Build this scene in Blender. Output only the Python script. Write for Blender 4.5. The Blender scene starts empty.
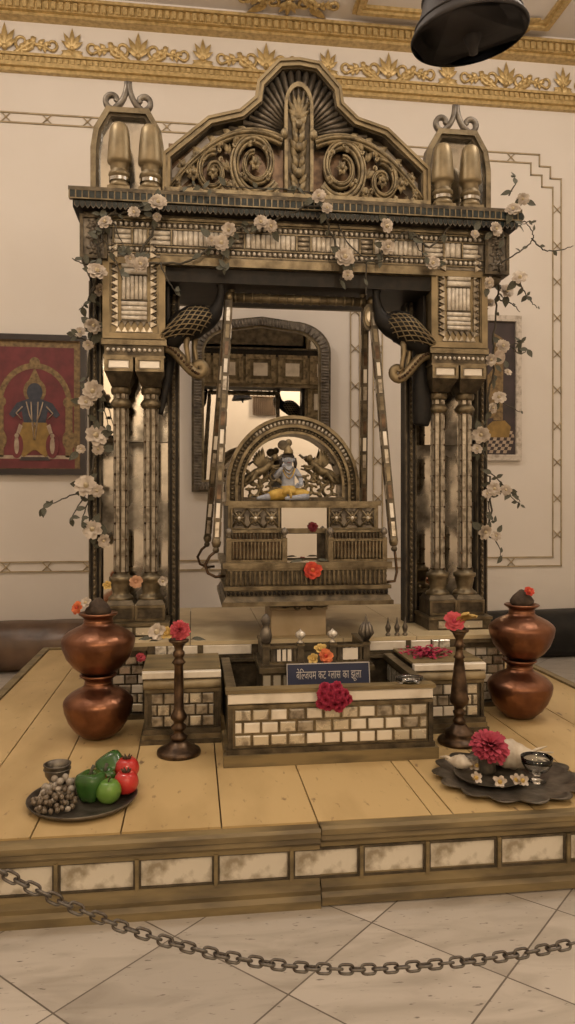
import bpy, math, random
from mathutils import Vector, Matrix, Euler
random.seed(7)
PI = math.pi
SC = bpy.context.scene
COL = SC.collection
CX = 0.605            # shrine centre line
TH = math.radians(7.3)
CAMZ = 1.4
F = 740.0
ZD = 0.27             # deck of the platform
ZP = 0.67             # top of the shrine plinth


def P(px, py, Y):
    """point of the plane at depth Y seen at a photograph position"""
    s = (px - 287.5) / F
    t = Y / (math.cos(TH) - s * math.sin(TH))
    return Vector((t * (s * math.cos(TH) + math.sin(TH)), Y, CAMZ - (py - 503.0) / F * t))


# ------------------------------------------------------------------ materials
MATS = {}


def mat(name, c1, c2=None, rough=0.5, metal=0.0, scale=8.0, lo=0.35, hi=0.65, bump=0.0, bscale=None,
        rough2=None, trans=0.0, detail=5.0, spec=0.5, coat=0.0, alpha=1.0):
    m = bpy.data.materials.new(name)
    m.use_nodes = True
    n, l = m.node_tree.nodes, m.node_tree.links
    b = n['Principled BSDF']
    b.inputs['Metallic'].default_value = metal
    b.inputs['Roughness'].default_value = rough
    b.inputs['Specular IOR Level'].default_value = spec
    b.inputs['Transmission Weight'].default_value = trans
    b.inputs['Coat Weight'].default_value = coat
    b.inputs['Alpha'].default_value = alpha
    b.inputs['Base Color'].default_value = (*c1, 1)
    if c2 is not None or bump:
        tc = n.new('ShaderNodeTexCoord')
        nz = n.new('ShaderNodeTexNoise')
        nz.inputs['Scale'].default_value = scale
        nz.inputs['Detail'].default_value = detail
        l.new(tc.outputs['Object'], nz.inputs['Vector'])
        if c2 is not None:
            r = n.new('ShaderNodeValToRGB')
            r.color_ramp.elements[0].position = lo
            r.color_ramp.elements[1].position = hi
            r.color_ramp.elements[0].color = (*c2, 1)
            r.color_ramp.elements[1].color = (*c1, 1)
            l.new(nz.outputs['Fac'], r.inputs['Fac'])
            l.new(r.outputs['Color'], b.inputs['Base Color'])
        if rough2 is not None:
            mr = n.new('ShaderNodeMapRange')
            mr.inputs['From Min'].default_value = lo
            mr.inputs['From Max'].default_value = hi
            mr.inputs['To Min'].default_value = rough2
            mr.inputs['To Max'].default_value = rough
            l.new(nz.outputs['Fac'], mr.inputs['Value'])
            l.new(mr.outputs['Result'], b.inputs['Roughness'])
        if bump:
            nb = n.new('ShaderNodeTexNoise')
            nb.inputs['Scale'].default_value = bscale or scale * 3
            nb.inputs['Detail'].default_value = 4
            l.new(tc.outputs['Object'], nb.inputs['Vector'])
            bp = n.new('ShaderNodeBump')
            bp.inputs['Strength'].default_value = bump
            bp.inputs['Distance'].default_value = 0.01
            l.new(nb.outputs['Fac'], bp.inputs['Height'])
            l.new(bp.outputs['Normal'], b.inputs['Normal'])
    MATS[name] = m
    return m


def world_noise(name, c1, c2, scale, lo, hi, rough, stretch=(1, 1, 1), c3=None, s3=30, lo3=.7, hi3=.8):
    """painted surface with grime of its own, in world space"""
    m = mat(name, c1, rough=rough)
    n, l = m.node_tree.nodes, m.node_tree.links
    b = n['Principled BSDF']
    g = n.new('ShaderNodeNewGeometry')
    mp = n.new('ShaderNodeMapping')
    mp.inputs['Scale'].default_value = stretch
    l.new(g.outputs['Position'], mp.inputs['Vector'])
    nz = n.new('ShaderNodeTexNoise')
    nz.inputs['Scale'].default_value = scale
    nz.inputs['Detail'].default_value = 6
    l.new(mp.outputs['Vector'], nz.inputs['Vector'])
    r = n.new('ShaderNodeValToRGB')
    r.color_ramp.elements[0].position = lo
    r.color_ramp.elements[1].position = hi
    r.color_ramp.elements[0].color = (*c2, 1)
    r.color_ramp.elements[1].color = (*c1, 1)
    l.new(nz.outputs['Fac'], r.inputs['Fac'])
    out = r.outputs['Color']
    if c3 is not None:
        n3 = n.new('ShaderNodeTexNoise')
        n3.inputs['Scale'].default_value = s3
        n3.inputs['Detail'].default_value = 3
        l.new(mp.outputs['Vector'], n3.inputs['Vector'])
        r3 = n.new('ShaderNodeMapRange')
        r3.inputs['From Min'].default_value = lo3
        r3.inputs['From Max'].default_value = hi3
        l.new(n3.outputs['Fac'], r3.inputs['Value'])
        mx = n.new('ShaderNodeMix')
        mx.data_type = 'RGBA'
        mx.inputs[7].default_value = (*c3, 1)
        l.new(r3.outputs['Result'], mx.inputs[0])
        l.new(out, mx.inputs[6])
        out = mx.outputs[2]
    l.new(out, b.inputs['Base Color'])
    return m


GILT = mat('antique_gilt', (.25, .205, .13), (.085, .066, .04), rough=.42, metal=.7, scale=14, lo=.3, hi=.62, bump=.25, bscale=60)
GILTD = mat('dark_gilt', (.15, .122, .08), (.042, .034, .024), rough=.5, metal=.55, scale=16, lo=.32, hi=.65, bump=.3, bscale=70)
GILTB = mat('bright_gilt', (.29, .23, .135), (.16, .125, .072), rough=.48, metal=.6, scale=9, lo=.3, hi=.6)
CARVE = mat('carved_gilt', (.33, .27, .165), (.11, .088, .055), rough=.5, metal=.5, scale=22, lo=.32, hi=.58, bump=.35, bscale=90)
PEWTER = mat('tarnished_silver', (.22, .195, .16), (.07, .06, .05), rough=.45, metal=.65, scale=18, lo=.3, hi=.62, bump=.25, bscale=70)
BLACKF = mat('black_lacquer', (.010, .009, .008), (.024, .019, .014), rough=.5, scale=20, spec=.25)
TEAL = mat('black_glass', (.012, .016, .018), (.03, .045, .05), rough=.12, scale=25)
MIRROR = mat('mirror_glass', (.82, .80, .76), rough=.015, metal=1.0)
OLDMIR = mat('old_mirror', (.60, .575, .52), (.30, .28, .24), rough=.12, metal=1.0, scale=7, lo=.3, hi=.5, rough2=.35)
FOXMIR = mat('foxed_mirror', (.70, .66, .58), (.12, .105, .085), rough=.05, metal=1.0, scale=2.6, lo=.40, hi=.56, rough2=.5)
TILEM = mat('mirror_tile', (.66, .60, .48), (.26, .22, .165), rough=.24, metal=.35, scale=17, lo=.34, hi=.5, rough2=.5)
INLAY = mat('dull_mirror_inlay', (.46, .41, .33), (.19, .16, .12), rough=.3, metal=.45, scale=24, lo=.36, hi=.56)
DUSTM = mat('dusty_mirror', (.36, .32, .275), (.20, .17, .14), rough=.4, metal=.2, scale=6, lo=.3, hi=.6)
RIBBON = mat('faded_gold_line', (.42, .335, .205), (.30, .235, .14), rough=.6, scale=9)
WHITEG = mat('white_backed_glass', (.80, .75, .66), (.50, .44, .35), rough=.25, scale=6, lo=.28, hi=.5, spec=.6)
PANELW = mat('white_panel', (.72, .67, .57), (.33, .28, .20), rough=.35, scale=16, lo=.36, hi=.54, bump=.1)
ROD = mat('clear_backed_rod', (.84, .79, .70), (.52, .47, .40), rough=.1, scale=30, lo=.3, hi=.6, spec=.8)
ROLLW = mat('pale_worn_roll', (.40, .325, .20), (.24, .19, .11), rough=.5, scale=12)
CRYSTAL = mat('cut_glass', (.78, .73, .64), (.36, .325, .27), rough=.16, metal=.2, scale=45, lo=.35, hi=.6)
COPPER = mat('hammered_copper', (.32, .15, .085), (.15, .068, .042), rough=.27, metal=.95, scale=7, lo=.3, hi=.7, bump=.4, bscale=24, rough2=.4)
BRONZE = mat('dark_bronze', (.16, .105, .065), (.06, .04, .028), rough=.38, metal=.85, scale=20)
TRAYM = mat('tarnished_tray', (.20, .18, .15), (.085, .075, .062), rough=.40, metal=.75, scale=15, bump=.2, bscale=60)
BELLM = mat('blackened_bell_metal', (.05, .047, .05), (.028, .026, .027), rough=.58, metal=.5, scale=9, bump=.1)
IRON = mat('chain_steel', (.16, .15, .135), (.07, .055, .045), rough=.45, metal=.8, scale=40)
PEAB = mat('peacock_black', (.007, .007, .0075), (.014, .012, .010), rough=.5, scale=30, spec=.25)
VINE = mat('vine_stem', (.075, .065, .045), (.035, .03, .022), rough=.7, scale=30)
LEAF = mat('dusty_leaf', (.105, .105, .075), (.05, .052, .038), rough=.75, scale=18)
ROSE = mat('dusty_white_rose', (.60, .53, .45), (.36, .30, .24), rough=.8, scale=14)
ROSEC = mat('rose_heart', (.50, .42, .28), rough=.8)
PINK = mat('pink_petals', (.47, .06, .105), (.30, .028, .055), rough=.75, scale=30)
ROSEP = mat('rose_pink_petals', (.62, .10, .125), (.40, .045, .06), rough=.75, scale=30)
MAGENTA = mat('crimson_petals', (.50, .035, .10), (.26, .012, .04), rough=.75, scale=35)
ORANGE = mat('orange_petals', (.75, .22, .08), (.48, .10, .04), rough=.75, scale=30)
YELLOW = mat('yellow_petals', (.66, .48, .17), (.48, .31, .08), rough=.75, scale=20)
RED = mat('red_petals', (.60, .07, .03), (.38, .03, .02), rough=.75, scale=30)
DKRED = mat('dark_red_petals', (.16, .012, .022), rough=.7)
PEACH = mat('peach_petals', (.62, .36, .22), (.45, .24, .14), rough=.8, scale=20)
GOLDW = mat('gold_leaf', (.58, .43, .20), (.36, .255, .10), rough=.42, metal=.4, scale=25, lo=.3, hi=.6)
WALLM = world_noise('wall_plaster', (.70, .65, .59), (.67, .615, .55), 1.1, .35, .65, .75)
CEILM = world_noise('ceiling_plaster', (.70, .65, .605), (.66, .61, .56), 1.3, .35, .65, .8)
DECKM = world_noise('cream_deck_paint', (.55, .405, .20), (.42, .30, .14), 3.5, .34, .56, .5, (1, .35, 1), (.2, .13, .07), 30, .65, .75)
PLTOP = world_noise('pale_plinth_paint', (.60, .50, .32), (.46, .37, .22), 4, .34, .56, .5)
EDGEM = world_noise('worn_gold_paint', (.235, .18, .088), (.105, .08, .042), 9, .34, .6, .48, (.4, 1, 2))
DADO = mat('brown_plastic', (.16, .095, .055), (.07, .04, .024), rough=.36, scale=4, bump=1.0, bscale=5, coat=.15)
BLKPL = mat('black_plastic', (.006, .006, .006), (.014, .013, .012), rough=.4, scale=6, bump=.8, bscale=6, spec=.3)
CAPS = mat('green_pepper_skin', (.035, .12, .02), (.02, .065, .012), rough=.25, scale=10, coat=.3)
APGR = mat('green_apple_skin', (.15, .30, .05), (.08, .19, .03), rough=.28, scale=8, coat=.3)
APRD = mat('red_fruit_skin', (.55, .035, .03), (.38, .02, .02), rough=.28, scale=8, coat=.3)
STEMM = mat('dry_stem', (.06, .035, .018), rough=.8)
GRAPE = mat('dusty_grape', (.19, .15, .105), (.10, .075, .05), rough=.4, scale=12, coat=.2)
GRAPEW = mat('pale_berry', (.42, .38, .32), (.28, .24, .2), rough=.4, scale=12)
NAVY = mat('navy_board', (.012, .018, .055), (.02, .028, .075), rough=.5, scale=5)
SIGNW = mat('sign_lettering', (.55, .52, .50), rough=.6)
SKINB = mat('blue_grey_skin', (.40, .43, .50), (.29, .32, .40), rough=.5, scale=60)
DHOTI = mat('yellow_cloth', (.66, .47, .12), (.45, .28, .06), rough=.7, scale=30)
HAIRM = mat('dark_hair', (.03, .022, .018), rough=.6)
EYEW = mat('painted_eye', (.75, .72, .68), rough=.4)
COCO = mat('coconut_husk', (.075, .05, .032), (.03, .02, .014), rough=.85, scale=20, bump=.6, bscale=50)
GLASS = mat('clear_glass', (.92, .93, .92), rough=.03, trans=1.0)
CONCH = mat('conch_shell', (.66, .60, .50), (.46, .39, .3), rough=.4, scale=16, bump=.2)
CURT = mat('curtain_cloth', (.22, .16, .11), (.14, .10, .07), rough=.85, scale=4)
WOODF = mat('dark_picture_frame', (.028, .02, .022), (.015, .012, .012), rough=.3, scale=8)
AGEDF = mat('distressed_white_frame', (.56, .50, .43), (.36, .31, .25), rough=.6, scale=26, lo=.36, hi=.55)
PRED = mat('paint_red', (.165, .028, .032), (.11, .02, .022), rough=.6, scale=9)
PGOLD = mat('paint_gold', (.25, .17, .075), (.12, .08, .04), rough=.5, metal=.3, scale=30)
PBLUE = mat('paint_blue_black', (.025, .032, .05), (.045, .05, .07), rough=.6, scale=25)
PYEL = mat('paint_ochre', (.30, .185, .045), (.19, .115, .03), rough=.6, scale=12)
PDARK = mat('paint_dark', (.05, .032, .034), (.025, .018, .018), rough=.5, scale=6)
PPALE = mat('paint_pale', (.45, .36, .26), (.3, .22, .16), rough=.6, scale=20)
BLOCK = mat('beige_block', (.56, .45, .30), (.44, .34, .21), rough=.6, scale=6)


def marble():
    m = mat('marble_floor', (.55, .5, .44), rough=.28)
    n, l = m.node_tree.nodes, m.node_tree.links
    b = n['Principled BSDF']
    g = n.new('ShaderNodeNewGeometry')
    sp = n.new('ShaderNodeSeparateXYZ')
    l.new(g.outputs['Position'], sp.inputs[0])

    def M(op, a, c=None, d=None):
        k = n.new('ShaderNodeMath')
        k.operation = op
        for i, v in enumerate((a, c, d)):
            if v is None:
                continue
            if isinstance(v, (int, float)):
                k.inputs[i].default_value = v
            else:
                l.new(v, k.inputs[i])
        return k.outputs[0]
    a = M('MULTIPLY', M('ADD', M('SUBTRACT', sp.outputs[0], sp.outputs[1]), 1.82), 1 / .655)
    c = M('MULTIPLY', M('SUBTRACT', M('ADD', sp.outputs[0], sp.outputs[1]), 2.36), 1 / .645)
    fa, fc = M('FRACT', M('ADD', a, .5)), M('FRACT', M('ADD', c, .5))
    ga = M('ABSOLUTE', M('SUBTRACT', fa, .5))
    gc = M('ABSOLUTE', M('SUBTRACT', fc, .5))
    gm = M('LESS_THAN', M('MINIMUM', ga, gc), .006)
    ia, ic = M('FLOOR', a), M('FLOOR', c)
    cb = n.new('ShaderNodeCombineXYZ')
    l.new(ia, cb.inputs[0]); l.new(ic, cb.inputs[1])
    wn = n.new('ShaderNodeTexWhiteNoise')
    l.new(cb.outputs[0], wn.inputs['Vector'])
    sc = n.new('ShaderNodeVectorMath'); sc.operation = 'SCALE'; sc.inputs['Scale'].default_value = 5
    l.new(cb.outputs[0], sc.inputs[0])
    ad = n.new('ShaderNodeVectorMath'); ad.operation = 'ADD'
    l.new(g.outputs['Position'], ad.inputs[0]); l.new(sc.outputs[0], ad.inputs[1])
    mp = n.new('ShaderNodeMapping')
    mp.inputs['Rotation'].default_value = (0, 0, .9)
    mp.inputs['Scale'].default_value = (1, 3.2, 1)
    l.new(ad.outputs[0], mp.inputs['Vector'])
    nz = n.new('ShaderNodeTexNoise')
    nz.inputs['Scale'].default_value = 3.2; nz.inputs['Detail'].default_value = 7; nz.inputs['Distortion'].default_value = .8
    l.new(mp.outputs[0], nz.inputs['Vector'])
    r = n.new('ShaderNodeValToRGB')
    e = r.color_ramp.elements
    e[0].position, e[0].color = .30, (.37, .335, .29, 1)
    e[1].position, e[1].color = .56, (.50, .46, .41, 1)
    l.new(nz.outputs['Fac'], r.inputs['Fac'])
    n2 = n.new('ShaderNodeTexNoise')
    n2.inputs['Scale'].default_value = 24; n2.inputs['Detail'].default_value = 4
    l.new(mp.outputs[0], n2.inputs['Vector'])
    r2 = n.new('ShaderNodeMapRange')
    r2.inputs['From Min'].default_value = .64; r2.inputs['From Max'].default_value = .72
    l.new(n2.outputs['Fac'], r2.inputs['Value'])
    mx = n.new('ShaderNodeMix'); mx.data_type = 'RGBA'
    mx.inputs[7].default_value = (.16, .14, .12, 1)
    l.new(r2.outputs['Result'], mx.inputs[0]); l.new(r.outputs['Color'], mx.inputs[6])
    hv = n.new('ShaderNodeHueSaturation')
    l.new(mx.outputs[2], hv.inputs['Color'])
    l.new(M('MULTIPLY_ADD', wn.outputs['Value'], .3, .84), hv.inputs['Value'])
    m2 = n.new('ShaderNodeMix'); m2.data_type = 'RGBA'
    m2.inputs[7].default_value = (.13, .11, .09, 1)
    l.new(gm, m2.inputs[0]); l.new(hv.outputs['Color'], m2.inputs[6])
    l.new(m2.outputs[2], b.inputs['Base Color'])
    return m


MARBLE = marble()


# ------------------------------------------------------------------ mesh builder
class MB:
    def __init__(self):
        self.v, self.f, self.mi, self.sm, self.mats = [], [], [], [], []

    def _m(self, m):
        if m not in self.mats:
            self.mats.append(m)
        return self.mats.index(m)

    def add(self, vs, fs, m, smooth=False, M=None):
        o = len(self.v)
        for p in vs:
            self.v.append((M @ Vector(p)) if M is not None else Vector(p))
        k = self._m(m)
        for f in fs:
            self.f.append(tuple(i + o for i in f)); self.mi.append(k); self.sm.append(smooth)
        return self

    def box(self, x0, x1, y0, y1, z0, z1, m, M=None, ch=0.0):
        if x0 > x1: x0, x1 = x1, x0
        if y0 > y1: y0, y1 = y1, y0
        if z0 > z1: z0, z1 = z1, z0
        if ch > 0:                       # chamfer of the front (-y) face
            vs = [(x0, y1, z0), (x1, y1, z0), (x1, y1, z1), (x0, y1, z1),
                  (x0, y0 + ch, z0), (x1, y0 + ch, z0), (x1, y0 + ch, z1), (x0, y0 + ch, z1),
                  (x0 + ch, y0, z0 + ch), (x1 - ch, y0, z0 + ch), (x1 - ch, y0, z1 - ch), (x0 + ch, y0, z1 - ch)]
            fs = [(0, 3, 2, 1), (0, 1, 5, 4), (1, 2, 6, 5), (2, 3, 7, 6), (3, 0, 4, 7),
                  (4, 5, 9, 8), (5, 6, 10, 9), (6, 7, 11, 10), (7, 4, 8, 11), (8, 9, 10, 11)]
            return self.add(vs, fs, m, M=M)
        vs = [(x0, y0, z0), (x1, y0, z0), (x1, y1, z0), (x0, y1, z0), (x0, y0, z1), (x1, y0, z1), (x1, y1, z1), (x0, y1, z1)]
        fs = [(0, 3, 2, 1), (4, 5, 6, 7), (0, 1, 5, 4), (1, 2, 6, 5), (2, 3, 7, 6), (3, 0, 4, 7)]
        return self.add(vs, fs, m, M=M)

    def taper(self, x0, x1, y0, y1, z0, X0, X1, Y0, Y1, z1, m, M=None):
        vs = [(x0, y0, z0), (x1, y0, z0), (x1, y1, z0), (x0, y1, z0), (X0, Y0, z1), (X1, Y0, z1), (X1, Y1, z1), (X0, Y1, z1)]
        fs = [(0, 3, 2, 1), (4, 5, 6, 7), (0, 1, 5, 4), (1, 2, 6, 5), (2, 3, 7, 6), (3, 0, 4, 7)]
        return self.add(vs, fs, m, M=M)

    def lathe(self, prof, c, m, seg=28, smooth=True, M=None, wob=None):
        vs, fs = [], []
        n = len(prof)
        for i, (r, z) in enumerate(prof):
            for k in range(seg):
                a = 2 * PI * k / seg
                rr = r * (wob(a, i) if wob else 1)
                vs.append((c[0] + rr * math.cos(a), c[1] + rr * math.sin(a), c[2] + z))
        for i in range(n - 1):
            for k in range(seg):
                k2 = (k + 1) % seg
                fs.append((i * seg + k, i * seg + k2, (i + 1) * seg + k2, (i + 1) * seg + k))
        if prof[0][0] > 1e-5:
            fs.append(tuple(range(seg - 1, -1, -1)))
        if prof[-1][0] > 1e-5:
            fs.append(tuple((n - 1) * seg + k for k in range(seg)))
        return self.add(vs, fs, m, smooth, M)

    def sphere(self, c, r, m, seg=12, rings=8, M=None):
        rx, ry, rz = (r, r, r) if isinstance(r, (int, float)) else r
        vs = [(c[0], c[1], c[2] - rz)]
        for i in range(1, rings):
            p = -PI / 2 + PI * i / rings
            for k in range(seg):
                a = 2 * PI * k / seg
                vs.append((c[0] + rx * math.cos(p) * math.cos(a), c[1] + ry * math.cos(p) * math.sin(a), c[2] + rz * math.sin(p)))
        vs.append((c[0], c[1], c[2] + rz))
        fs = []
        for k in range(seg):
            k2 = (k + 1) % seg
            fs.append((0, 1 + k2, 1 + k))
            for i in range(rings - 2):
                a, b = 1 + i * seg, 1 + (i + 1) * seg
                fs.append((a + k, a + k2, b + k2, b + k))
            fs.append((len(vs) - 1, 1 + (rings - 2) * seg + k, 1 + (rings - 2) * seg + k2))
        return self.add(vs, fs, m, True, M)

    def tube(self, pts, rad, m, seg=8, closed=False, flat=None, smooth=True, M=None, up=None):
        """rad: number, list of numbers or list of (ra, rb)"""
        pts = [Vector(p) for p in pts]
        n = len(pts)
        if isinstance(rad, (int, float)) or isinstance(rad, tuple):
            rad = [rad] * n
        rad = [(r, r) if isinstance(r, (int, float)) else r for r in rad]
        vs, fs = [], []
        tg = []
        for i in range(n):
            a = pts[(i - 1) % n] if (closed or i > 0) else pts[i]
            b = pts[(i + 1) % n] if (closed or i < n - 1) else pts[i]
            d = (b - a)
            tg.append(d.normalized() if d.length > 1e-9 else Vector((0, 0, 1)))
        ref = Vector(up) if up else (Vector((0, 0, 1)) if abs(tg[0].z) < .9 else Vector((0, 1, 0)))
        N = (ref - tg[0] * ref.dot(tg[0])).normalized()
        for i in range(n):
            if i:
                if up:
                    N = (Vector(up) - tg[i] * Vector(up).dot(tg[i]))
                else:
                    N = (N - tg[i] * N.dot(tg[i]))
                N = N.normalized() if N.length > 1e-6 else Vector((1, 0, 0))
            B = tg[i].cross(N)
            off = PI / seg if seg == 4 else 0
            for k in range(seg):
                a = 2 * PI * k / seg + off
                vs.append(pts[i] + N * (rad[i][0] * math.cos(a)) + B * (rad[i][1] * math.sin(a)))
        for i in range(n if closed else n - 1):
            j = (i + 1) % n
            for k in range(seg):
                k2 = (k + 1) % seg
                fs.append((i * seg + k, i * seg + k2, j * seg + k2, j * seg + k))
        if not closed:
            fs.append(tuple(range(seg - 1, -1, -1)))
            fs.append(tuple((n - 1) * seg + k for k in range(seg)))
        return self.add(vs, fs, m, smooth, M)

    def prism(self, poly, y0, y1, m, M=None):
        """polygon of (x, z) extruded along y"""
        n = len(poly)
        vs = [(x, y0, z) for x, z in poly] + [(x, y1, z) for x, z in poly]
        fs = [tuple(range(n)), tuple(range(2 * n - 1, n - 1, -1))]
        for i in range(n):
            j = (i + 1) % n
            fs.append((i, i + n, j + n, j))
        return self.add(vs, fs, m, M=M)

    def band(self, out, inn, y0, y1, m, closed=False):
        """strip between two matching (x, z) polylines, thickness y0..y1"""
        n = len(out)
        vs = [(x, y0, z) for x, z in out] + [(x, y0, z) for x, z in inn] + [(x, y1, z) for x, z in out] + [(x, y1, z) for x, z in inn]
        fs = []
        for i in range(n if closed else n - 1):
            j = (i + 1) % n
            fs += [(i, j, n + j, n + i), (2 * n + i, 3 * n + i, 3 * n + j, 2 * n + j), (i, 2 * n + i, 2 * n + j, j), (n + i, n + j, 3 * n + j, 3 * n + i)]
        if not closed:
            fs += [(0, n, 3 * n, 2 * n), (n - 1, 3 * n - 1, 4 * n - 1, 2 * n - 1)]
        return self.add(vs, fs, m)

    def frame(self, x0, x1, z0, z1, w, y0, y1, m):
        o = [(x0, z0), (x1, z0), (x1, z1), (x0, z1)]
        i = [(x0 + w, z0 + w), (x1 - w, z0 + w), (x1 - w, z1 - w), (x0 + w, z1 - w)]
        return self.band(o, i, y0, y1, m, True)

    def mirror_x(self, cx=CX):
        """add the reflection of everything so far about x = cx"""
        n, nf = len(self.v), len(self.f)
        for i in range(n):
            p = self.v[i]
            self.v.append(Vector((2 * cx - p.x, p.y, p.z)))
        for i in range(nf):
            self.f.append(tuple(j + n for j in reversed(self.f[i]))); self.mi.append(self.mi[i]); self.sm.append(self.sm[i])
        return self

    def mesh(self, name, o=Vector((0, 0, 0))):
        me = bpy.data.meshes.new(name)
        me.from_pydata([tuple(p - o) for p in self.v], [], self.f)
        for m in self.mats:
            me.materials.append(m)
        me.polygons.foreach_set('material_index', self.mi)
        me.polygons.foreach_set('use_smooth', self.sm)
        me.update()
        return me

    def bounds(self):
        lo = Vector([min(p[i] for p in self.v) for i in range(3)])
        hi = Vector([max(p[i] for p in self.v) for i in range(3)])
        return lo, hi

    def build(self, name, parent=None, origin=None, label=None):
        """link as one mesh object built in world coordinates"""
        lo, hi = self.bounds()
        if origin is None:
            origin = (lo + hi) / 2
            if parent is None:
                origin.z = lo.z
        origin = Vector(origin)
        ob = bpy.data.objects.new(name, self.mesh(name, origin))
        COL.objects.link(ob)
        W[ob.name] = origin
        if parent is not None:
            ob.parent = parent
            ob.location = origin - W[parent.name]
        else:
            ob.location = origin
        if label:
            ob['label'] = label
        return ob


W = {}      # world origin of every object built in place


def thing(name, loc, label, cat, group=None):
    o = bpy.data.objects.new(name, None)
    o.empty_display_size = .05
    COL.objects.link(o)
    o.location = loc
    W[o.name] = Vector(loc)
    o['label'] = label
    o['category'] = cat
    if group:
        o['group'] = group
    return o


def tag(o, label, cat, group=None, kind=None):
    o['label'] = label
    o['category'] = cat
    if group:
        o['group'] = group
    if kind:
        o['kind'] = kind
    return o


def structure(o, label=None, cat=None):
    o['kind'] = 'structure'
    if label:
        o['label'] = label
        o['category'] = cat
    return o


def copy_tree(o, loc=None, rot=None, scale=None, parent=None, label=None):
    c = o.copy()
    COL.objects.link(c)
    c.parent = parent
    for ch in list(o.children):
        copy_tree(ch, parent=c)
    if loc is not None:
        c.location = loc
        W[c.name] = Vector(loc)
    if rot is not None:
        c.rotation_euler = rot
    if scale is not None:
        c.scale = (scale,) * 3 if isinstance(scale, (int, float)) else scale
    if label:
        c['label'] = label
    return c


def spiral(cx, cz, r0, r1, a0, a1, n=26, pw=1.0):
    """(x, z) points from radius r0 at angle a0 to r1 at a1"""
    out = []
    for i in range(n + 1):
        t = i / n
        a = a0 + (a1 - a0) * t
        r = r0 + (r1 - r0) * t ** pw
        out.append((cx + r * math.cos(a), cz + r * math.sin(a)))
    return out


def xz(pts, y):
    return [(x, y, z) for x, z in pts]


def leaf_blob(mb, x, z, y, L, w, ang, m, th=.012):
    """pointed carved leaf lying on the plane y, bulging towards the front"""
    n = 5
    vs, fs = [], []
    ca, sa = math.cos(ang), math.sin(ang)
    for i in range(n + 1):
        t = i / n
        ww = w * math.sin(PI * min(1, .12 + .88 * t) ** .8) if t < 1 else 0
        h = th * math.sin(PI * (.1 + .85 * t))
        for s in (-1, 0, 1):
            lx, lz = L * t, s * ww * .5
            vs.append((x + lx * ca - lz * sa, y - (h if s == 0 else h * .35), z + lx * sa + lz * ca))
    for i in range(n):
        for k in range(2):
            a = i * 3 + k
            fs.append((a, a + 1, a + 4, a + 3))
    mb.add(vs, fs, m, True)
# ------------------------------------------------------------------ the room
RX0, RX1, RY0, RY1, RZ = -3.6, 5.6, -3.6, 6.70, 5.76
mb = MB(); mb.box(RX0 - .1, RX1 + .1, RY0 - .1, RY1 + .1, -.12, 0, MARBLE)
structure(mb.build('floor'), 'white marble floor laid in diagonal square tiles', 'floor')
mb = MB(); mb.box(RX0 - .1, RX1 + .1, RY0 - .1, RY1 + .1, RZ, RZ + .12, CEILM)
structure(mb.build('ceiling'), 'pale plaster ceiling with gilded ornament', 'ceiling')
mb = MB(); mb.box(RX0 - .1, RX1 + .1, RY1, RY1 + .12, 0, RZ, WALLM)
structure(mb.build('wall_back'), 'pale pink plaster wall behind the shrine', 'wall')
mb = MB(); mb.box(RX0 - .12, RX0, RY0 - .1, RY1, 0, RZ, WALLM)
structure(mb.build('wall_left'), 'plain plaster side wall', 'wall')
mb = MB(); mb.box(RX1, RX1 + .12, RY0 - .1, RY1, 0, RZ, WALLM)
structure(mb.build('wall_right'), 'plain plaster side wall', 'wall')
mb = MB(); mb.box(RX0 - .1, RX1 + .1, RY0 - .12, RY0, 0, RZ, WALLM)
structure(mb.build('wall_front'), 'plaster wall opposite the shrine, seen in the mirror', 'wall')

mb = MB(); mb.box(RX0, RX1, 6.665, RY1, 0, .16, BLACKF)
structure(mb.build('baseboard_back'), 'dark skirting at the foot of the back wall', 'baseboard')

# cornice: two gilded mouldings with a frieze of scrolls between them
Yw = RY1
mb = MB()
mb.box(RX0, RX1, Yw - .05, Yw, 5.145, 5.175, GOLDW)
mb.box(RX0, RX1, Yw - .085, Yw, 5.175, 5.21, GOLDW)
mb.box(RX0, RX1, Yw - .065, Yw, 5.21, 5.262, GOLDW)
mb.box(RX0, RX1, Yw - .09, Yw, 5.262, 5.285, GOLDW)
x = RX0
while x < RX1:
    mb.box(x, x + .028, Yw - .082, Yw - .06, 5.216, 5.256, GOLDW); x += .05
structure(mb.build('trim_1'), 'lower gilded moulding of the cornice', 'moulding')
mb = MB()
mb.box(RX0, RX1, Yw - .10, Yw, 5.60, 5.625, GOLDW)
mb.box(RX0, RX1, Yw - .14, Yw, 5.625, 5.70, GOLDW)
mb.box(RX0, RX1, Yw - .18, Yw, 5.70, 5.725, GOLDW)
mb.box(RX0, RX1, Yw - .15, Yw, 5.725, RZ, CEILM)
x = RX0
while x < RX1:
    mb.box(x, x + .035, Yw - .165, Yw - .13, 5.632, 5.694, GOLDW); x += .06
structure(mb.build('trim_2'), 'upper gilded moulding of the cornice', 'moulding')


def palmette(mb, x, z, y, h, m):
    for a, l in ((90, 1), (62, .85), (118, .85), (36, .62), (144, .62)):
        leaf_blob(mb, x, z, y, h * l, h * .26, math.radians(a), m, .03)
    mb.sphere((x, y, z), (h * .13, .03, h * .13), m, 8, 6)


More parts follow.
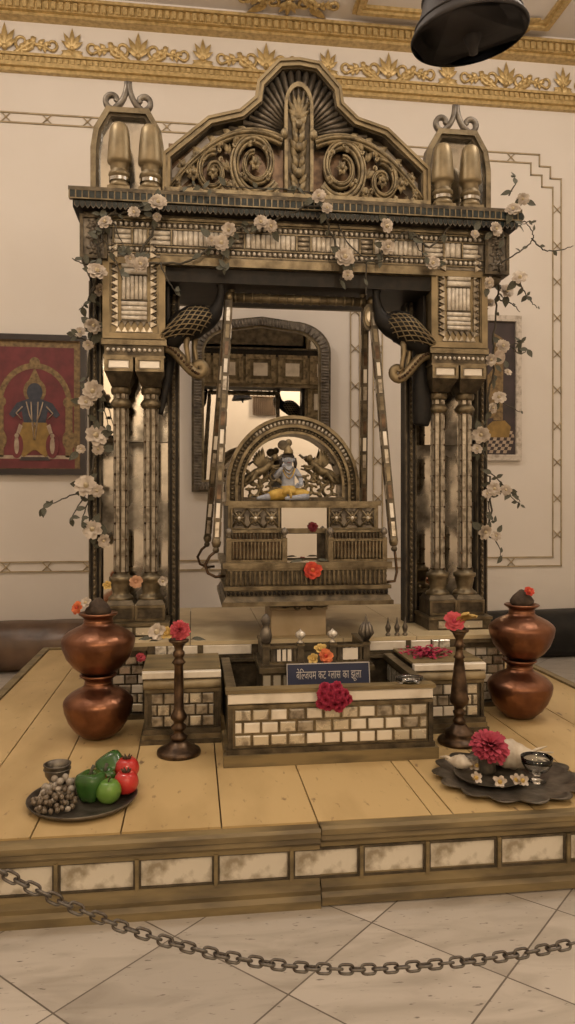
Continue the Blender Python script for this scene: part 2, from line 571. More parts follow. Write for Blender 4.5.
def scroll_pair(mb, x, z, y, s, m):
    """two C scrolls spreading left and right of an acanthus"""
    for sg in (-1, 1):
        sp = spiral(x + sg * .17 * s, z + .11 * s, .115 * s, .02 * s, PI * (.5 - sg * .35), PI * .5 - sg * PI * 2.6, 26)
        mb.tube(xz(sp, y), [.024 * s * (1 - .5 * i / 26) for i in range(27)], m, 6)
        arm = []
        for i in range(15):
            t = i / 14
            arm.append((x + sg * (.10 + .36 * t) * s, y, z + (.03 + .085 * math.sin(PI * (t * 1.1 - .15))) * s * (1 if t < .55 else .8)))
        mb.tube(arm, [.026 * s * (1 - .45 * i / 14) for i in range(15)], m, 6)
        e = arm[-1]
        sp = spiral(e[0] - sg * .0 * s, e[2] + .065 * s, .065 * s, .016 * s, -PI / 2, -PI / 2 + sg * PI * 1.7, 16)
        mb.tube(xz(sp, y), [.018 * s * (1 - .4 * i / 16) for i in range(17)], m, 6)
        for k in range(5):
            t = .15 + .17 * k
            q = arm[int(t * 14)]
            leaf_blob(mb, q[0], q[2], y, .085 * s, .05 * s, PI / 2 - sg * (.5 + .1 * k), m, .028)
            leaf_blob(mb, q[0], q[2], y, .07 * s, .045 * s, -PI / 2 + sg * (.6 - .1 * k), m, .022)


mb = MB()
k = -6
x = .66 - .57 * 8
i = 0
while x < RX1 - .2:
    if i % 2 == 0:
        scroll_pair(mb, x, 5.325, Yw - .012, .86, GOLDW)
        palmette(mb, x, 5.36, Yw - .02, .215, GOLDW)
    else:
        palmette(mb, x, 5.385, Yw - .015, .185, GOLDW)
        for sg in (-1, 1):
            leaf_blob(mb, x, 5.36, Yw - .015, .12, .06, PI / 2 + sg * 2.0, GOLDW, .025)
            leaf_blob(mb, x, 5.33, Yw - .015, .10, .05, PI / 2 + sg * 1.2, GOLDW, .025)
    x += .57
    i += 1
structure(mb.build('trim_3'), 'frieze of gilded acanthus scrolls high on the back wall', 'frieze')


def xmark(mb, x, z, y, s, m):
    for sg in (-1, 1):
        mb.tube([(x - s, y, z - sg * s), (x, y, z), (x + s, y, z + sg * s)], .005, m, 5)
    mb.sphere((x, y - .004, z), .011, m, 6, 5)


def panel_border(name, x0, x1, z0, z1, label, cl=None, cr=None):
    """double line of reed moulding tied by ribbon crosses; stepped upper corners"""
    mb = MB()
    y = Yw - .006
    st = .11
    for d in (0, .085):
        a0, a1, b0, b1 = x0 + d, x1 - d, z0 + d, z1 - d
        pts = [(a0, b0), (a1, b0), (a1, b1 - 2 * st), (a1 - st, b1 - 2 * st), (a1 - st, b1 - st), (a1 - 2 * st, b1 - st), (a1 - 2 * st, b1),
               (a0 + 2 * st, b1), (a0 + 2 * st, b1 - st), (a0 + st, b1 - st), (a0 + st, b1 - 2 * st), (a0, b1 - 2 * st)]
        for i in range(len(pts)):
            p, q = pts[i], pts[(i + 1) % len(pts)]
            if abs(p[0] - q[0]) < 1e-6:
                mb.box(p[0] - .006, p[0] + .004, y - .008, y + .006, min(p[1], q[1]) - .006, max(p[1], q[1]) + .006, RIBBON)
            else:
                mb.box(min(p[0], q[0]) - .006, max(p[0], q[0]) + .004, y - .008, y + .006, p[1] - .006, p[1] + .006, RIBBON)
    z = z0 + .3
    while z < z1 - .3:
        for xx in (x0 + .042, x1 - .042):
            xmark(mb, xx, z, y - .004, .04, RIBBON)
        z += .345
    x = x0 + .3
    while x < x1 - .25:
        for zz in (z0 + .042, z1 - .042):
            xmark(mb, x, zz, y - .004, .04, RIBBON)
        x += .345
    return structure(mb.build(name), label, 'moulding')


panel_border('trim_4', -2.6, 1.53, .80, 4.80, 'gilded ribbon moulding framing the left wall panel')
panel_border('trim_5', 1.66, 3.50, .80, 4.72, 'gilded ribbon moulding framing the right wall panel')

# ceiling ornament
mb = MB()
for (x0, x1, y0, y1) in ((1.40, 3.24, 6.33, 6.43), (1.40, 1.50, 4.5, 6.33), (3.14, 3.24, 4.5, 6.33), (1.40, 3.24, 4.4, 4.5)):
    mb.box(x0, x1, y0, y1, RZ - .03, RZ + .02, GOLDW)
    ex = .03 if x1 - x0 > .5 else -.03
    mb.box(x0 + .03, x1 - .03, y0 + ex, y1 - ex, RZ - .055, RZ - .031, GOLDW)
T = Matrix.Translation((0, 0, RZ - .012)) @ Matrix.Rotation(PI / 2, 4, 'X')   # relief plane (x, z) turned onto the ceiling: z -> depth, front -> down
sub = MB()
for a in range(20, 90, 10):
    leaf_blob(sub, 3.10, 6.30, 0, .32, .06, math.radians(a + 90), GOLDW, .03)
for p in sub.v:
    p.y, p.z = p.z, RZ - .012 + p.y
mb.v += sub.v
k = mb._m(GOLDW)
for f, s in zip(sub.f, sub.sm):
    mb.f.append(tuple(i + len(mb.v) - len(sub.v) for i in f)); mb.mi.append(k); mb.sm.append(s)
structure(mb.build('trim_6'), 'gilded rectangular moulding with a shell corner on the ceiling', 'moulding')
sub = MB()
scroll_pair(sub, .83, 6.30, 0, .85, GOLDW)
palmette(sub, .83, 6.36, 0, .2, GOLDW)
for sg in (-1, 1):
    leaf_blob(sub, .83, 6.34, 0, .22, .1, -PI / 2 + sg * .5, GOLDW, .03)
    leaf_blob(sub, .83 + sg * .2, 6.42, 0, .2, .09, PI / 2 - sg * .9, GOLDW, .03)
leaf_blob(sub, .83, 6.30, 0, .26, .1, -PI / 2, GOLDW, .03)
for p in sub.v:
    p.y, p.z = p.z, RZ - .012 + p.y
structure(sub.build('trim_7'), 'gilded scroll ornament on the ceiling', 'ornament')

# curtained opening in the opposite wall, seen only in the hanging mirror
mb = MB()
n = 60
vs, fs = [], []
for i in range(n + 1):
    x = 1.35 + .55 * i / n
    y = RY0 + .07 + .03 * math.sin(i * 1.25)
    vs += [(x, y, 2.72), (x, y, 3.12)]
for i in range(n):
    fs.append((2 * i, 2 * i + 1, 2 * i + 3, 2 * i + 2))
mb.add(vs, fs, CURT, True)
vs2 = [(x, y - .02, z) for x, y, z in vs]
mb.add(vs2, [tuple(reversed(f)) for f in fs], CURT, True)
mb.tube([(1.28, RY0 + .08, 3.13), (1.97, RY0 + .08, 3.13)], .02, BRONZE, 8)
structure(mb.build('window_1'), 'small curtained window reflected in the hanging mirror', 'window')

# ------------------------------------------------------------------ rolls along the back wall
def roll(name, x0, x1, r, m, label, cat):
    mb = MB()
    n, seg = 90, 28
    vs, fs = [], []
    for i in range(n + 1):
        x = x0 + (x1 - x0) * i / n
        for k in range(seg):
            a = 2 * PI * k / seg
            w = 1 + .025 * math.sin(9 * a + 4 * x) + .03 * math.sin(3 * a + 2.3 * x) + .012 * math.sin(17 * a + 9 * x)
            ex = .9 if i in (0, n) else 1
            vs.append((x, 6.44 + r * 1.0 * w * ex * math.cos(a), max(0.002, r * .98 + r * w * ex * math.sin(a))))
    for i in range(n):
        for k in range(seg):
            k2 = (k + 1) % seg
            fs.append((i * seg + k, (i + 1) * seg + k, (i + 1) * seg + k2, i * seg + k2))
    fs.append(tuple(range(seg))); fs.append(tuple(n * seg + k for k in range(seg - 1, -1, -1)))
    mb.add(vs, fs, m, True)
    return tag(mb.build(name), label, cat)


roll('wrapped_carpet_roll', -3.3, .25, .205, DADO, 'long roll wrapped in brown plastic on the floor left of the shrine', 'roll')
roll('wrapped_carpet_roll', 1.35, 5.2, .215, BLKPL, 'long roll wrapped in black plastic on the floor right of the shrine', 'roll')

# ------------------------------------------------------------------ platform
PX0, PX1, PY0, PY1 = CX - 1.75, CX + 1.75, 2.55, 5.92
plat = thing('platform', (CX, PY0, 0), 'low wooden platform painted cream with gold edge and white front panels', 'platform')
mb = MB()
mb.box(PX0 + .06, PX1 - .06, PY0 + .07, PY1 - .05, .02, .225, EDGEM)
mb.build('carcass', plat)
joints = [PX0 + .05, -.82, -.545, -.245, .10, .44, .86, .94, 1.25, 1.58, 1.93, PX1 - .05]
mb = MB()
rnd = random.Random(3)
for a, b in zip(joints, joints[1:]):
    cuts = [PY0 + .04, 4.86 if a < .2 else 4.4, PY1 - .04] if a < .1 or a > 1.5 else [PY0 + .04, PY1 - .04]
    for c, d in zip(cuts, cuts[1:]):
        mb.box(a + .003, b - .003, c + .003, d - .003, .225, ZD - rnd.random() * .0015, DECKM)
mb.build('deck', plat)
for nm, x0, x1 in (('left', PX0, PX0 + .05), ('right', PX1 - .05, PX1)):
    mb = MB()
    mb.box(x0, x1, PY0 + .02, PY1, .0, .282, EDGEM)
    mb.build('side_edge', plat)
mb = MB(); mb.box(PX0 + .05, PX1 - .05, PY1 - .05, PY1, .0, .284, EDGEM); mb.build('rear_edge', plat)


def front_section(x0, x1, dy, dz):
    mb = MB()
    y = PY0 + dy
    prof = [(.0, .262), (-.022, .272), (-.03, .262), (-.03, .243), (-.018, .236), (-.022, .222), (-.012, .212), (.0, .205), (0, .19), (.06, .19), (.06, .262)]
    n = len(prof)
    vs = [(x0, y + p[0], p[1] + dz) for p in prof] + [(x1, y + p[0], p[1] + dz) for p in prof]
    fs = [tuple(range(n)), tuple(range(2 * n - 1, n - 1, -1))] + [(i, i + n, (i + 1) % n + n, (i + 1) % n) for i in range(n)]
    mb.add(vs, fs, EDGEM)
    mb.build('top_moulding', plat)
    mb = MB()
    prof = [(.06, .0), (-.032, .0), (-.032, .028), (-.02, .042), (-.025, .06), (-.004, .072), (0, .09), (.06, .09)]
    n = len(prof)
    vs = [(x0, y + p[0], p[1] + max(0, dz)) for p in prof] + [(x1, y + p[0], p[1] + max(0, dz)) for p in prof]
    fs = [tuple(range(n)), tuple(range(2 * n - 1, n - 1, -1))] + [(i, i + n, (i + 1) % n + n, (i + 1) % n) for i in range(n)]
    mb.add(vs, fs, EDGEM)
    mb.build('bottom_moulding', plat)


front_section(PX0, .44, 0, 0)
front_section(.444, PX1, .006, .006)
bx = [-.985, -.72, -.453, -.187, .079, .341, .589, .829, 1.096, 1.36, 1.625, 1.89, 2.15]
for a, b in zip(bx, bx[1:]):
    mb = MB(); mb.box(a + .009, b - .009, PY0 + .014, PY0 + .06, .092, .189, PANELW)
    fr = mb.build('panel', plat)
    mb = MB(); mb.frame(a + .004, b - .004, .086, .195, .009, PY0 + .002, PY0 + .05, GILTD)
    mb.build('panel_frame', fr)
for b in bx + [PX1 - .03]:
    mb = MB(); mb.box(b - .006, b + .006, PY0 - .006, PY0 + .05, .086, .195, EDGEM); mb.build('stile', plat)
mb = MB(); mb.box(PX0 + .0, bx[0] - .012, PY0 + .01, PY0 + .06, .08, .2, EDGEM); mb.build('corner_panel', plat)

# ------------------------------------------------------------------ plinth of the shrine
def tiles(mb, x0, x1, z0, z1, y, cols, rows, m, gap=.008, dep=.012, seed=1, stag=True):
    """rows of small bevelled mirror tiles standing on the face y"""
    r = random.Random(seed)
    x0, x1 = min(x0, x1), max(x0, x1)
    h = (z1 - z0) / rows
    for j in range(rows):
        w = (x1 - x0) / cols
        off = (w * .5 if (stag and j % 2) else 0)
        xs = [x0] + [x0 + off + w * i for i in range(0 if off else 1, cols)] + [x1]
        for a, b in zip(xs, xs[1:]):
            if b - a < gap * 2.2:
                continue
            d = dep * (.8 + .4 * r.random())
            mm = m
            if m is TILEM:
                q = r.random()
                mm = WHITEG if q < .38 else INLAY if q > .84 else TILEM
            elif m is INLAY and r.random() < .22:
                mm = TILEM
            mb.box(a + gap / 2, b - gap / 2, y - d, y + .002, z0 + h * j + gap / 2, z0 + h * (j + 1) - gap / 2, mm, ch=.004)


def U(u):
    return CX + u


pl = thing('shrine_plinth', (CX, 4.6, ZD), 'raised plinth under the shrine, faced with mirror strips and tiles', 'plinth')
mb = MB(); mb.box(U(-1.13), U(1.13), 3.96, 5.18, ZD, ZP - .02, GILTD)
mb.build('body', pl)
mb = MB()
for a, b in ((-1.13, -.62), (-.616, -.21), (-.206, .2), (.204, .61), (.614, 1.13)):
    mb.box(U(a), U(b), 3.93, 4.55, ZP - .02, ZP, PLTOP)
    mb.box(U(a), U(b), 4.554, 5.20, ZP - .02, ZP, PLTOP)
mb.build('top_boards', pl)
mb = MB()
for s in (-1, 1):
    mb.box(U(s * .27), U(s * .84), 3.925, 3.96, .575, .592, GILTD)
    mb.box(U(s * .27), U(s * .84), 3.935, 3.96, .592, .65, GILTD)
    mb.box(U(s * .27), U(s * .84), 3.91, 3.96, .562, .577, GILTD)
mb.box(U(-.27), U(.27), 3.93, 3.96, .56, .65, GILTD)
mb.build('front_moulding', pl)
for s in (-1, 1):
    for a, b in ((.295, .55), (.58, .69), (.70, .735), (.742, .80)):
        mb = MB(); mb.box(U(s * a), U(s * b), 3.925, 3.94, .598, .648, WHITEG if b - a > .06 else CRYSTAL, ch=.004)
        mb.build('mirror_strip', pl)
    mb = MB()
    tiles(mb, U(s * .86), U(s * 1.12), ZD + .03, .60, 3.96, 4, 6, TILEM, seed=5 + s)
    mb.build('tile_panel', pl)
    mb = MB()
    for j in range(10):
        mb.box(U(s * 1.13), U(s * 1.14), 4.02 + j * .11, 4.11 + j * .11, ZD + .04, .6, TILEM)
    mb.build('side_tile_panel', pl)
    mb = MB()
    mb.box(U(s * .85), U(s * 1.14), 3.935, 3.965, .60, .63, GILTD); mb.box(U(s * .84), U(s * 1.15), 3.92, 3.965, .63, .65, GILT)
    mb.box(U(s * .845), U(s * 1.145), 3.93, 3.965, ZD, ZD + .028, GILTD)
    mb.box(U(s * .86), U(s * .88), 3.95, 3.968, ZD + .01, .64, GILTD)
    mb.build('corner_moulding', pl)


def step_block(s, label):
    t = thing('mirror_tiled_block', (U(s * .64), 3.72, ZD), label, 'block', 'tiled blocks flanking the front box')
    y = 3.52
    x0, x1 = sorted((U(s * .83), U(s * .472)))
    e0, e1 = (1, 0) if s < 0 else (0, 1)          # mouldings overhang on the outer side only
    mb = MB()
    mb.box(x0 + .012, x1 - .012, y + .012, 3.90, ZD + .06, .60, GILTD)
    mb.box(x0, x1, y, 3.90, .508, .524, GILT)
    mb.box(x0 + .0, x0 + .016, y, 3.90, ZD + .06, .51, GILTD); mb.box(x1 - .016, x1, y, 3.90, ZD + .06, .51, GILTD)
    mb.build('body', t)
    mb = MB()
    tiles(mb, x0 + .03, x1 - .03, .345, .505, y + .012, 5, 3, TILEM if s > 0 else INLAY, seed=11 + s)
    mb.build('tile_panel', t)
    mb = MB()
    mb.box(x0 - .02 * e0, x1 + .02 * e1, y - .018, 3.90, ZD, ZD + .022, GILTD); mb.box(x0 - .012 * e0, x1 + .012 * e1, y - .013, 3.90, ZD + .022, ZD + .045, GILT)
    mb.box(x0 - .006 * e0, x1 + .006 * e1, y - .008, 3.90, ZD + .045, ZD + .07, GILTD)
    mb.build('base_moulding', t)
    mb = MB()
    mb.tube([(x0 - .004 * e0, y + .01, .545), (x1 + .004 * e1, y + .01, .545)], .022, ROLLW, 10)
    mb.build('rolled_edge', t)
    mb = MB()
    mb.box(x0 - .01 * e0, x1 + .01 * e1, y - .004, y + .03, .574, .606, WHITEG, ch=.004)
    mb.build('mirror_strip', t)
    mb = MB()
    mb.box(x0 - .01 * e0, x1 + .01 * e1, y + .03, 3.905, .60, .612, EDGEM)
    mb.build('top', t)
    return t


step_block(-1, 'mirror tiled block behind the candlestick on the left, partly hidden by it')
step_block(1, 'mirror tiled block behind the right candlestick, with pink petals on top')

# ------------------------------------------------------------------ front box
bxo = thing('mirror_tiled_box', (CX, 3.5, ZD), 'open mirror tiled box at the foot of the shrine, hung with a crimson garland', 'box')
y = 3.19
mb = MB()
mb.box(U(-.475), U(.475), y - .03, y + .02, ZD, ZD + .05, EDGEM); mb.box(U(-.462), U(.462), y - .018, y + .02, ZD + .05, ZD + .072, GILTD)
mb.box(U(-.47), U(-.43), y + .021, 3.50, ZD, ZD + .06, EDGEM); mb.box(U(.43), U(.47), y + .021, 3.50, ZD, ZD + .06, EDGEM)
mb.build('base_moulding', bxo)
mb = MB(); mb.box(U(-.448), U(.448), y, y + .03, ZD + .07, .59, GILT)
mb.box(U(-.455), U(.455), y - .014, y + .03, .516, .53, GILT)
mb.box(U(-.455), U(-.435), y - .012, y + .03, ZD + .07, .52, GILTD); mb.box(U(.435), U(.455), y - .012, y + .03, ZD + .07, .52, GILTD)
mb.build('front_wall', bxo)
mb = MB()
tiles(mb, U(-.43), U(.43), ZD + .078, .512, y, 11, 3, TILEM, seed=21, gap=.012)
mb.build('tile_panel', bxo)
mb = MB(); mb.box(U(-.455), U(.455), y - .01, y + .012, .533, .578, WHITEG, ch=.004)
mb.build('mirror_strip', bxo)
mb = MB(); mb.box(U(-.465), U(.465), y - .016, y + .05, .58, .596, EDGEM)
mb.build('front_ledge', bxo)
for s in (-1, 1):
    mb = MB(); mb.box(U(s * .43), U(s * .45), y + .03, 3.88, ZD + .06, .56, GILTD)
    mb.box(U(s * .415), U(s * .458), y + .05, 3.89, .56, .59, GILT)
    for j in range(7):
        mb.box(U(s * .428), U(s * .433), y + .06 + j * .09, y + .13 + j * .09, .46, .54, TILEM)
    mb.build('side_wall', bxo)
mb = MB(); mb.box(U(-.43), U(.43), y + .03, 3.56, ZD + .02, ZD + .05, GILTD); mb.build('bottom_board', bxo)

# ------------------------------------------------------------------ miniature balcony inside the box
rl = thing('miniature_railing', (CX, 3.75, ZD), 'miniature balcony with short railings and small ball finials behind the blue sign', 'railing')
mb = MB()
mb.box(U(-.27), U(.27), 3.585, 3.905, ZD, .575, GILTD)
mb.box(U(-.285), U(.285), 3.565, 3.905, .575, .60, GILT)
mb.box(U(-.278), U(.278), 3.575, 3.905, .60, .612, GILTD)
for s in (-1, 1):
    for j in range(5):
        mb.box(U(s * (.03 + .05 * j)), U(s * (.065 + .05 * j)), 3.578, 3.586, .50, .56, TILEM)
mb.build('base', rl)


def ball(px, z0, z1, x, yy, nm='ball_finial'):
    mb = MB()
    h = z1 - z0
    mb.lathe([(.014, 0), (.016, .006), (.008, .012), (.008, h * .3), (.016, h * .38), (.024, h * .55), (.026, h * .68), (.02, h * .86), (.008, h * .95), (.006, h), (0, h + .008)],
             (x, yy, z0), CRYSTAL, 14)
    mb.build(nm, rl)


for s in (-1, 1):
    mb = MB()
    a, b = sorted((U(s * .085), U(s * .245)))
    mb.box(a, b, 3.59, 3.61, .612, .625, GILT); mb.box(a, b, 3.588, 3.612, .688, .70, GILT)
    mb.box(a + .02, b - .045 if s > 0 else b - .02, 3.605, 3.609, .626, .687, PEWTER)
    for j in range(5):
        xx = a + .025 + j * (b - a - .05) / 4
        mb.box(xx - .006, xx + .006, 3.588, 3.612, .62, .69, GILTD)
    mb.build('front_rail', rl)
    mb = MB()
    if s < 0:
        for j in range(3):
            mb.box(a + .048 + .026 * j, a + .066 + .026 * j, 3.584, 3.606, .628, .684, WHITEG)
    else:
        mb.box(a + .045, b - .04, 3.584, 3.606, .628, .684, WHITEG)
    mb.build('rail_glass', rl)
    for uu in (.08, .25):
        mb = MB(); mb.box(U(s * uu) - .016, U(s * uu) + .016, 3.584, 3.616, .612, .712, GILTD)
        mb.box(U(s * uu) - .019, U(s * uu) + .019, 3.581, 3.619, .700, .712, GILT)
        mb.build('rail_post', rl)
    ball(0, .712, .775, U(s * .08), 3.60)
    mb = MB()
    mb.box(U(s * .245), U(s * .262), 3.62, 3.90, .612, .70, GILTD)
    mb.box(U(s * .24), U(s * .268), 3.62, 3.90, .69, .702, GILT)
    mb.build('side_rail', rl)
# figure-like carved finial on the left corner post, lotus bud on the right one
mb = MB()
mb.lathe([(.02, 0), (.026, .012), (.03, .04), (.024, .07), (.014, .085), (.02, .095), (.024, .112), (.02, .13), (.01, .142), (.0, .15)], (U(-.25), 3.60, .712), PEWTER, 14)
mb.build('carved_finial', rl)
mb = MB()
for k in range(8):
    a = k * PI / 4
    mb.tube([(U(.25) + .008 * math.cos(a), 3.60 + .008 * math.sin(a), .72), (U(.25) + .03 * math.cos(a), 3.60 + .03 * math.sin(a), .755),
             (U(.25) + .022 * math.cos(a), 3.60 + .022 * math.sin(a), .785), (U(.25) + .014 * math.cos(a), 3.60 + .014 * math.sin(a), .81)], [.006, .012, .01, .002], PEWTER, 6)
mb.lathe([(.014, 0), (.016, .05), (.006, .12), (0, .14)], (U(.25), 3.60, .712), PEWTER, 10)
mb.build('lotus_finial', rl)

# small pointed finials standing on the plinth edge, right of the balcony
for i, px in enumerate((388, 397, 405)):
    p = P(px, 640, 3.965)
    mb = MB()
    mb.lathe([(.013, 0), (.015, .008), (.008, .016), (.014, .034), (.016, .048), (.008, .066), (.002, .10), (0, .104)], (p.x, 3.965, ZP), PEWTER, 12)
    ob = mb.build('pointed_finial')
    tag(ob, ('small pointed silver finial on plinth edge, first right of the balcony', 'small pointed silver finial on plinth edge, middle of three',
             'small pointed silver finial on plinth edge, nearest the mirror strip')[i], 'finial', 'small pointed finials on the plinth edge')

# sign
sg = thing('name_board', (CX + .05, 3.50, .45), 'dark blue sign board with pale Hindi lettering, leaning inside the tiled box', 'sign')
T = Matrix.Translation((CX + .048, 3.525, .478)) @ Matrix.Rotation(math.radians(-9), 4, 'X')
mb = MB(); mb.box(-.204, .204, -.006, .006, 0, .145, NAVY, M=T)
mb.build('board', sg)
mb = MB()
for a in ((-.204, .204, -.008, .006, .142, .146), (-.204, -.2005, -.008, .006, 0, .146), (.2005, .204, -.008, .006, 0, .146)):
    mb.box(*a, SIGNW, M=T)
mb.build('border_line', sg)


def glyphs(words_, size, x0, z0, m, name, parent, M, spread):
    """lettering set glyph by glyph (base signs advance, vowel signs sit on them)"""
    dg = bpy.context.evaluated_depsgraph_get
    mb = MB()

    def gl(ch, clip):
        c = bpy.data.curves.new('lettering', 'FONT'); c.body = ch; c.size = 1; c.resolution_u = 2; c.extrude = .012
        o = bpy.data.objects.new('lettering', c); COL.objects.link(o)
        me = bpy.data.meshes.new_from_object(o.evaluated_get(dg()))
        vs = [tuple(v.co) for v in me.vertices]
        fs = [tuple(p.vertices) for p in me.polygons if not clip or all(vs[i][0] < clip for i in p.vertices)]
        bpy.data.objects.remove(o); bpy.data.curves.remove(c); bpy.data.meshes.remove(me)
        return vs, fs
    x = 0
    items = []
    heads, start = [], 0
    for ch, adv, clip in words_:
        if ch == ' ':
            heads.append((start, x)); start = x + adv
        else:
            vs, fs = gl(ch, clip)
            items.append(([(p[0] + x, p[1], p[2]) for p in vs], fs))
        x += adv
    heads.append((start, x))
    k = spread / x
    for vs, fs in items:
        mb.add([(x0 + p[0] * k, -.0085 - p[2] * k, z0 + p[1] * size) for p in vs], fs, m, M=M)
    for a, b in heads:                     # the line the letters of a word hang from
        mb.box(x0 + a * k, x0 + b * k, -.009, -.0075, z0 + .565 * size, z0 + .622 * size, m, M=M)
    return mb.build(name, parent)


    return mb.build(name, parent)


HINDI = [('ब', .57, 0), ('े', 0, 0), ('ि', .26, 0), ('ल', .46, .53), ('ज', .745, 0), ('य', .58, 0), ('म', .6, 0), (' ', .34, 0),
         ('क', .766, 0), ('ट', .51, 0), (' ', .34, 0), ('ग', .40, .40), ('ल', .685, 0), ('ा', .26, 0), ('स', .68, 0), (' ', .34, 0),
         ('क', .766, 0), ('ा', .26, 0), (' ', .34, 0), ('झ', .755, 0), ('ू', 0, 0), ('ल', .685, 0), ('ा', .26, 0)]
glyphs(HINDI, .056, -.158, .072, SIGNW, 'lettering', sg, T, .32)
# ------------------------------------------------------------------ the canopy (portal) of the shrine
can = thing('shrine_canopy', (CX, 4.35, ZP), 'tall gilded portal with mirror and cut glass inlay, carved crest and paired columns', 'shrine')
YF = 4.10                                            # front face of the entablature

# entablature -----------------------------------------------------------------
mb = MB()
mb.box(U(-1.19), U(1.19), YF, 4.60, 2.74, 2.975, PEWTER)
mb.box(U(-1.19), U(1.19), YF - .012, YF, 2.95, 2.975, GILTD)
mb.box(U(-1.19), U(1.19), YF - .022, YF, 2.94, 2.953, GILT)
mb.box(U(-.78), U(.78), YF - .02, YF + .02, 2.70, 2.745, GILT)
mb.box(U(-.78), U(.78), YF - .012, 4.60, 2.72, 2.755, GILTD)
mb.box(U(-.78), U(.78), YF + .02, 4.60, 2.62, 2.72, BLACKF)
ent = mb.build('entablature', can)
for z0, z1 in ((2.898, 2.932), (2.762, 2.796)):
    mb = MB()
    x = U(-1.05)
    while x < U(1.05):
        mb.sphere((x, YF - .008, (z0 + z1) / 2), (.0105, .011, .012), CRYSTAL, 8, 6)
        mb.tube([(x + .0145, YF - .006, z0), (x + .0145, YF - .006, z1)], .0035, GILTD, 5)
        x += .029
    mb.box(U(-1.06), U(1.06), YF - .01, YF, z1, z1 + .006, GILT)
    mb.box(U(-1.06), U(1.06), YF - .01, YF, z0 - .006, z0, GILT)
    mb.build('crystal_bead_row', ent)
mb = MB()
edges = [-1.02, -.945, -.905, -.78, -.66, -.335, -.245, -.02, .065, .29, .38, .60, .67, .80, .90, 1.03]
kinds = 'vhvhvhvhvhvhvhv'
edges = [-1.03, -.93, -.845, -.72, -.40, -.32, -.03, .05, .33, .41, .70, .82, .93, 1.03]
kinds = 'hvhvhvhvhvhvh'
for (a, b), kd in zip(zip(edges, edges[1:]), kinds):
    mb.box(U(a) - .004, U(a) + .004, YF - .018, YF, 2.805, 2.89, GILT)
    if kd == 'v':
        n = max(2, int((b - a) / .028))
        w = (b - a - .012) / n
        for i in range(n):
            c = a + .006 + w * (i + .5)
            mb.tube([(U(c), YF - .004, 2.81), (U(c), YF - .004, 2.886)], w * .5, ROD, 8)
    else:
        for i in range(3):
            z = 2.82 + i * .027
            mb.tube([(U(a + .008), YF - .004, z), (U(b - .008), YF - .004, z)], .0125, INLAY if abs(a) < .7 else ROD, 8)
mb.build('cut_glass_band', ent)
# carved end blocks
for s in (-1, 1):
    mb = MB()
    x0, x1 = sorted((U(s * 1.06), U(s * 1.205)))
    mb.box(x0, x1, YF - .02, 4.58, 2.715, 2.95, PEWTER)
    mb.frame(x0, x1, 2.715, 2.95, .018, YF - .034, YF - .015, GILTD)
    for zz in (2.77, 2.83, 2.89):
        for k in range(6):
            leaf_blob(mb, (x0 + x1) / 2, zz, YF - .02, .045, .025, k * PI / 3 + zz * 20, PEWTER, .016)
        mb.sphere(((x0 + x1) / 2, YF - .03, zz), .011, PEWTER, 8, 6)
    mb.lathe([(.0, -.055), (.03, -.045), (.055, -.02), (.06, 0)], ((x0 + x1) / 2, YF + .06, 2.715), GILTD, 16)
    mb.build('carved_end_block', ent)

# cornice with two rows of black glass tabs
mb = MB()
mb.box(U(-1.235), U(1.235), YF - .07, 4.64, 2.97, 3.05, BLACKF)
mb.box(U(-1.255), U(1.255), YF - .095, 4.66, 3.05, 3.07, GILTD)
cor = mb.build('cornice', can)
mb = MB()
x = U(-1.25)
while x < U(1.245):
    mb.box(x + .003, x + .030, YF - .092, YF - .07, 3.012, 3.05, TEAL)
    mb.box(x - .003, x + .003, YF - .096, YF - .07, 3.008, 3.052, GILT)
    x += .0335
mb.box(U(-1.25), U(1.25), YF - .097, YF - .07, 3.004, 3.010, GILT)
mb.build('upper_tab_row', cor)
mb = MB()
x = U(-1.225)
while x < U(1.22):
    mb.prism([(x + .002, 3.0), (x + .002, 2.978), (x + .014, 2.962), (x + .026, 2.978), (x + .026, 3.0)], YF - .083, YF - .07, TEAL)
    mb.tube([(x, YF - .084, 3.0), (x, YF - .084, 2.978), (x + .014, YF - .084, 2.960), (x + .028, YF - .084, 2.978)], .003, PEWTER, 4)
    x += .028
mb.build('lower_tab_row', cor)

# coffered back of the portal, seen in the hanging mirror
mb = MB()
mb.box(U(-1.15), U(1.15), 4.60, 4.63, 2.62, 3.03, GILT)
x = U(-1.12)
while x < U(1.05):
    mb.frame(x, x + .345, 2.66, 2.99, .05, 4.628, 4.655, CARVE)
    mb.frame(x + .07, x + .275, 2.73, 2.92, .02, 4.628, 4.64, GILT)
    mb.box(x + .09, x + .255, 4.626, 4.634, 2.75, 2.90, WHITEG)
    x += .375
for s in (-1, 1):
    x0, x1 = sorted((U(s * .72), U(s * 1.13)))
    mb.box(x0, x1, 4.50, 4.52, ZP, 2.62, GILT)
    for j in range(5):
        z = ZP + .06 + j * .39
        mb.frame(x0 + .03, x1 - .03, z, z + .35, .05, 4.518, 4.545, CARVE)
        mb.box(x0 + .11, x1 - .11, 4.516, 4.524, z + .08, z + .27, WHITEG)
mb.build('coffered_back', can)

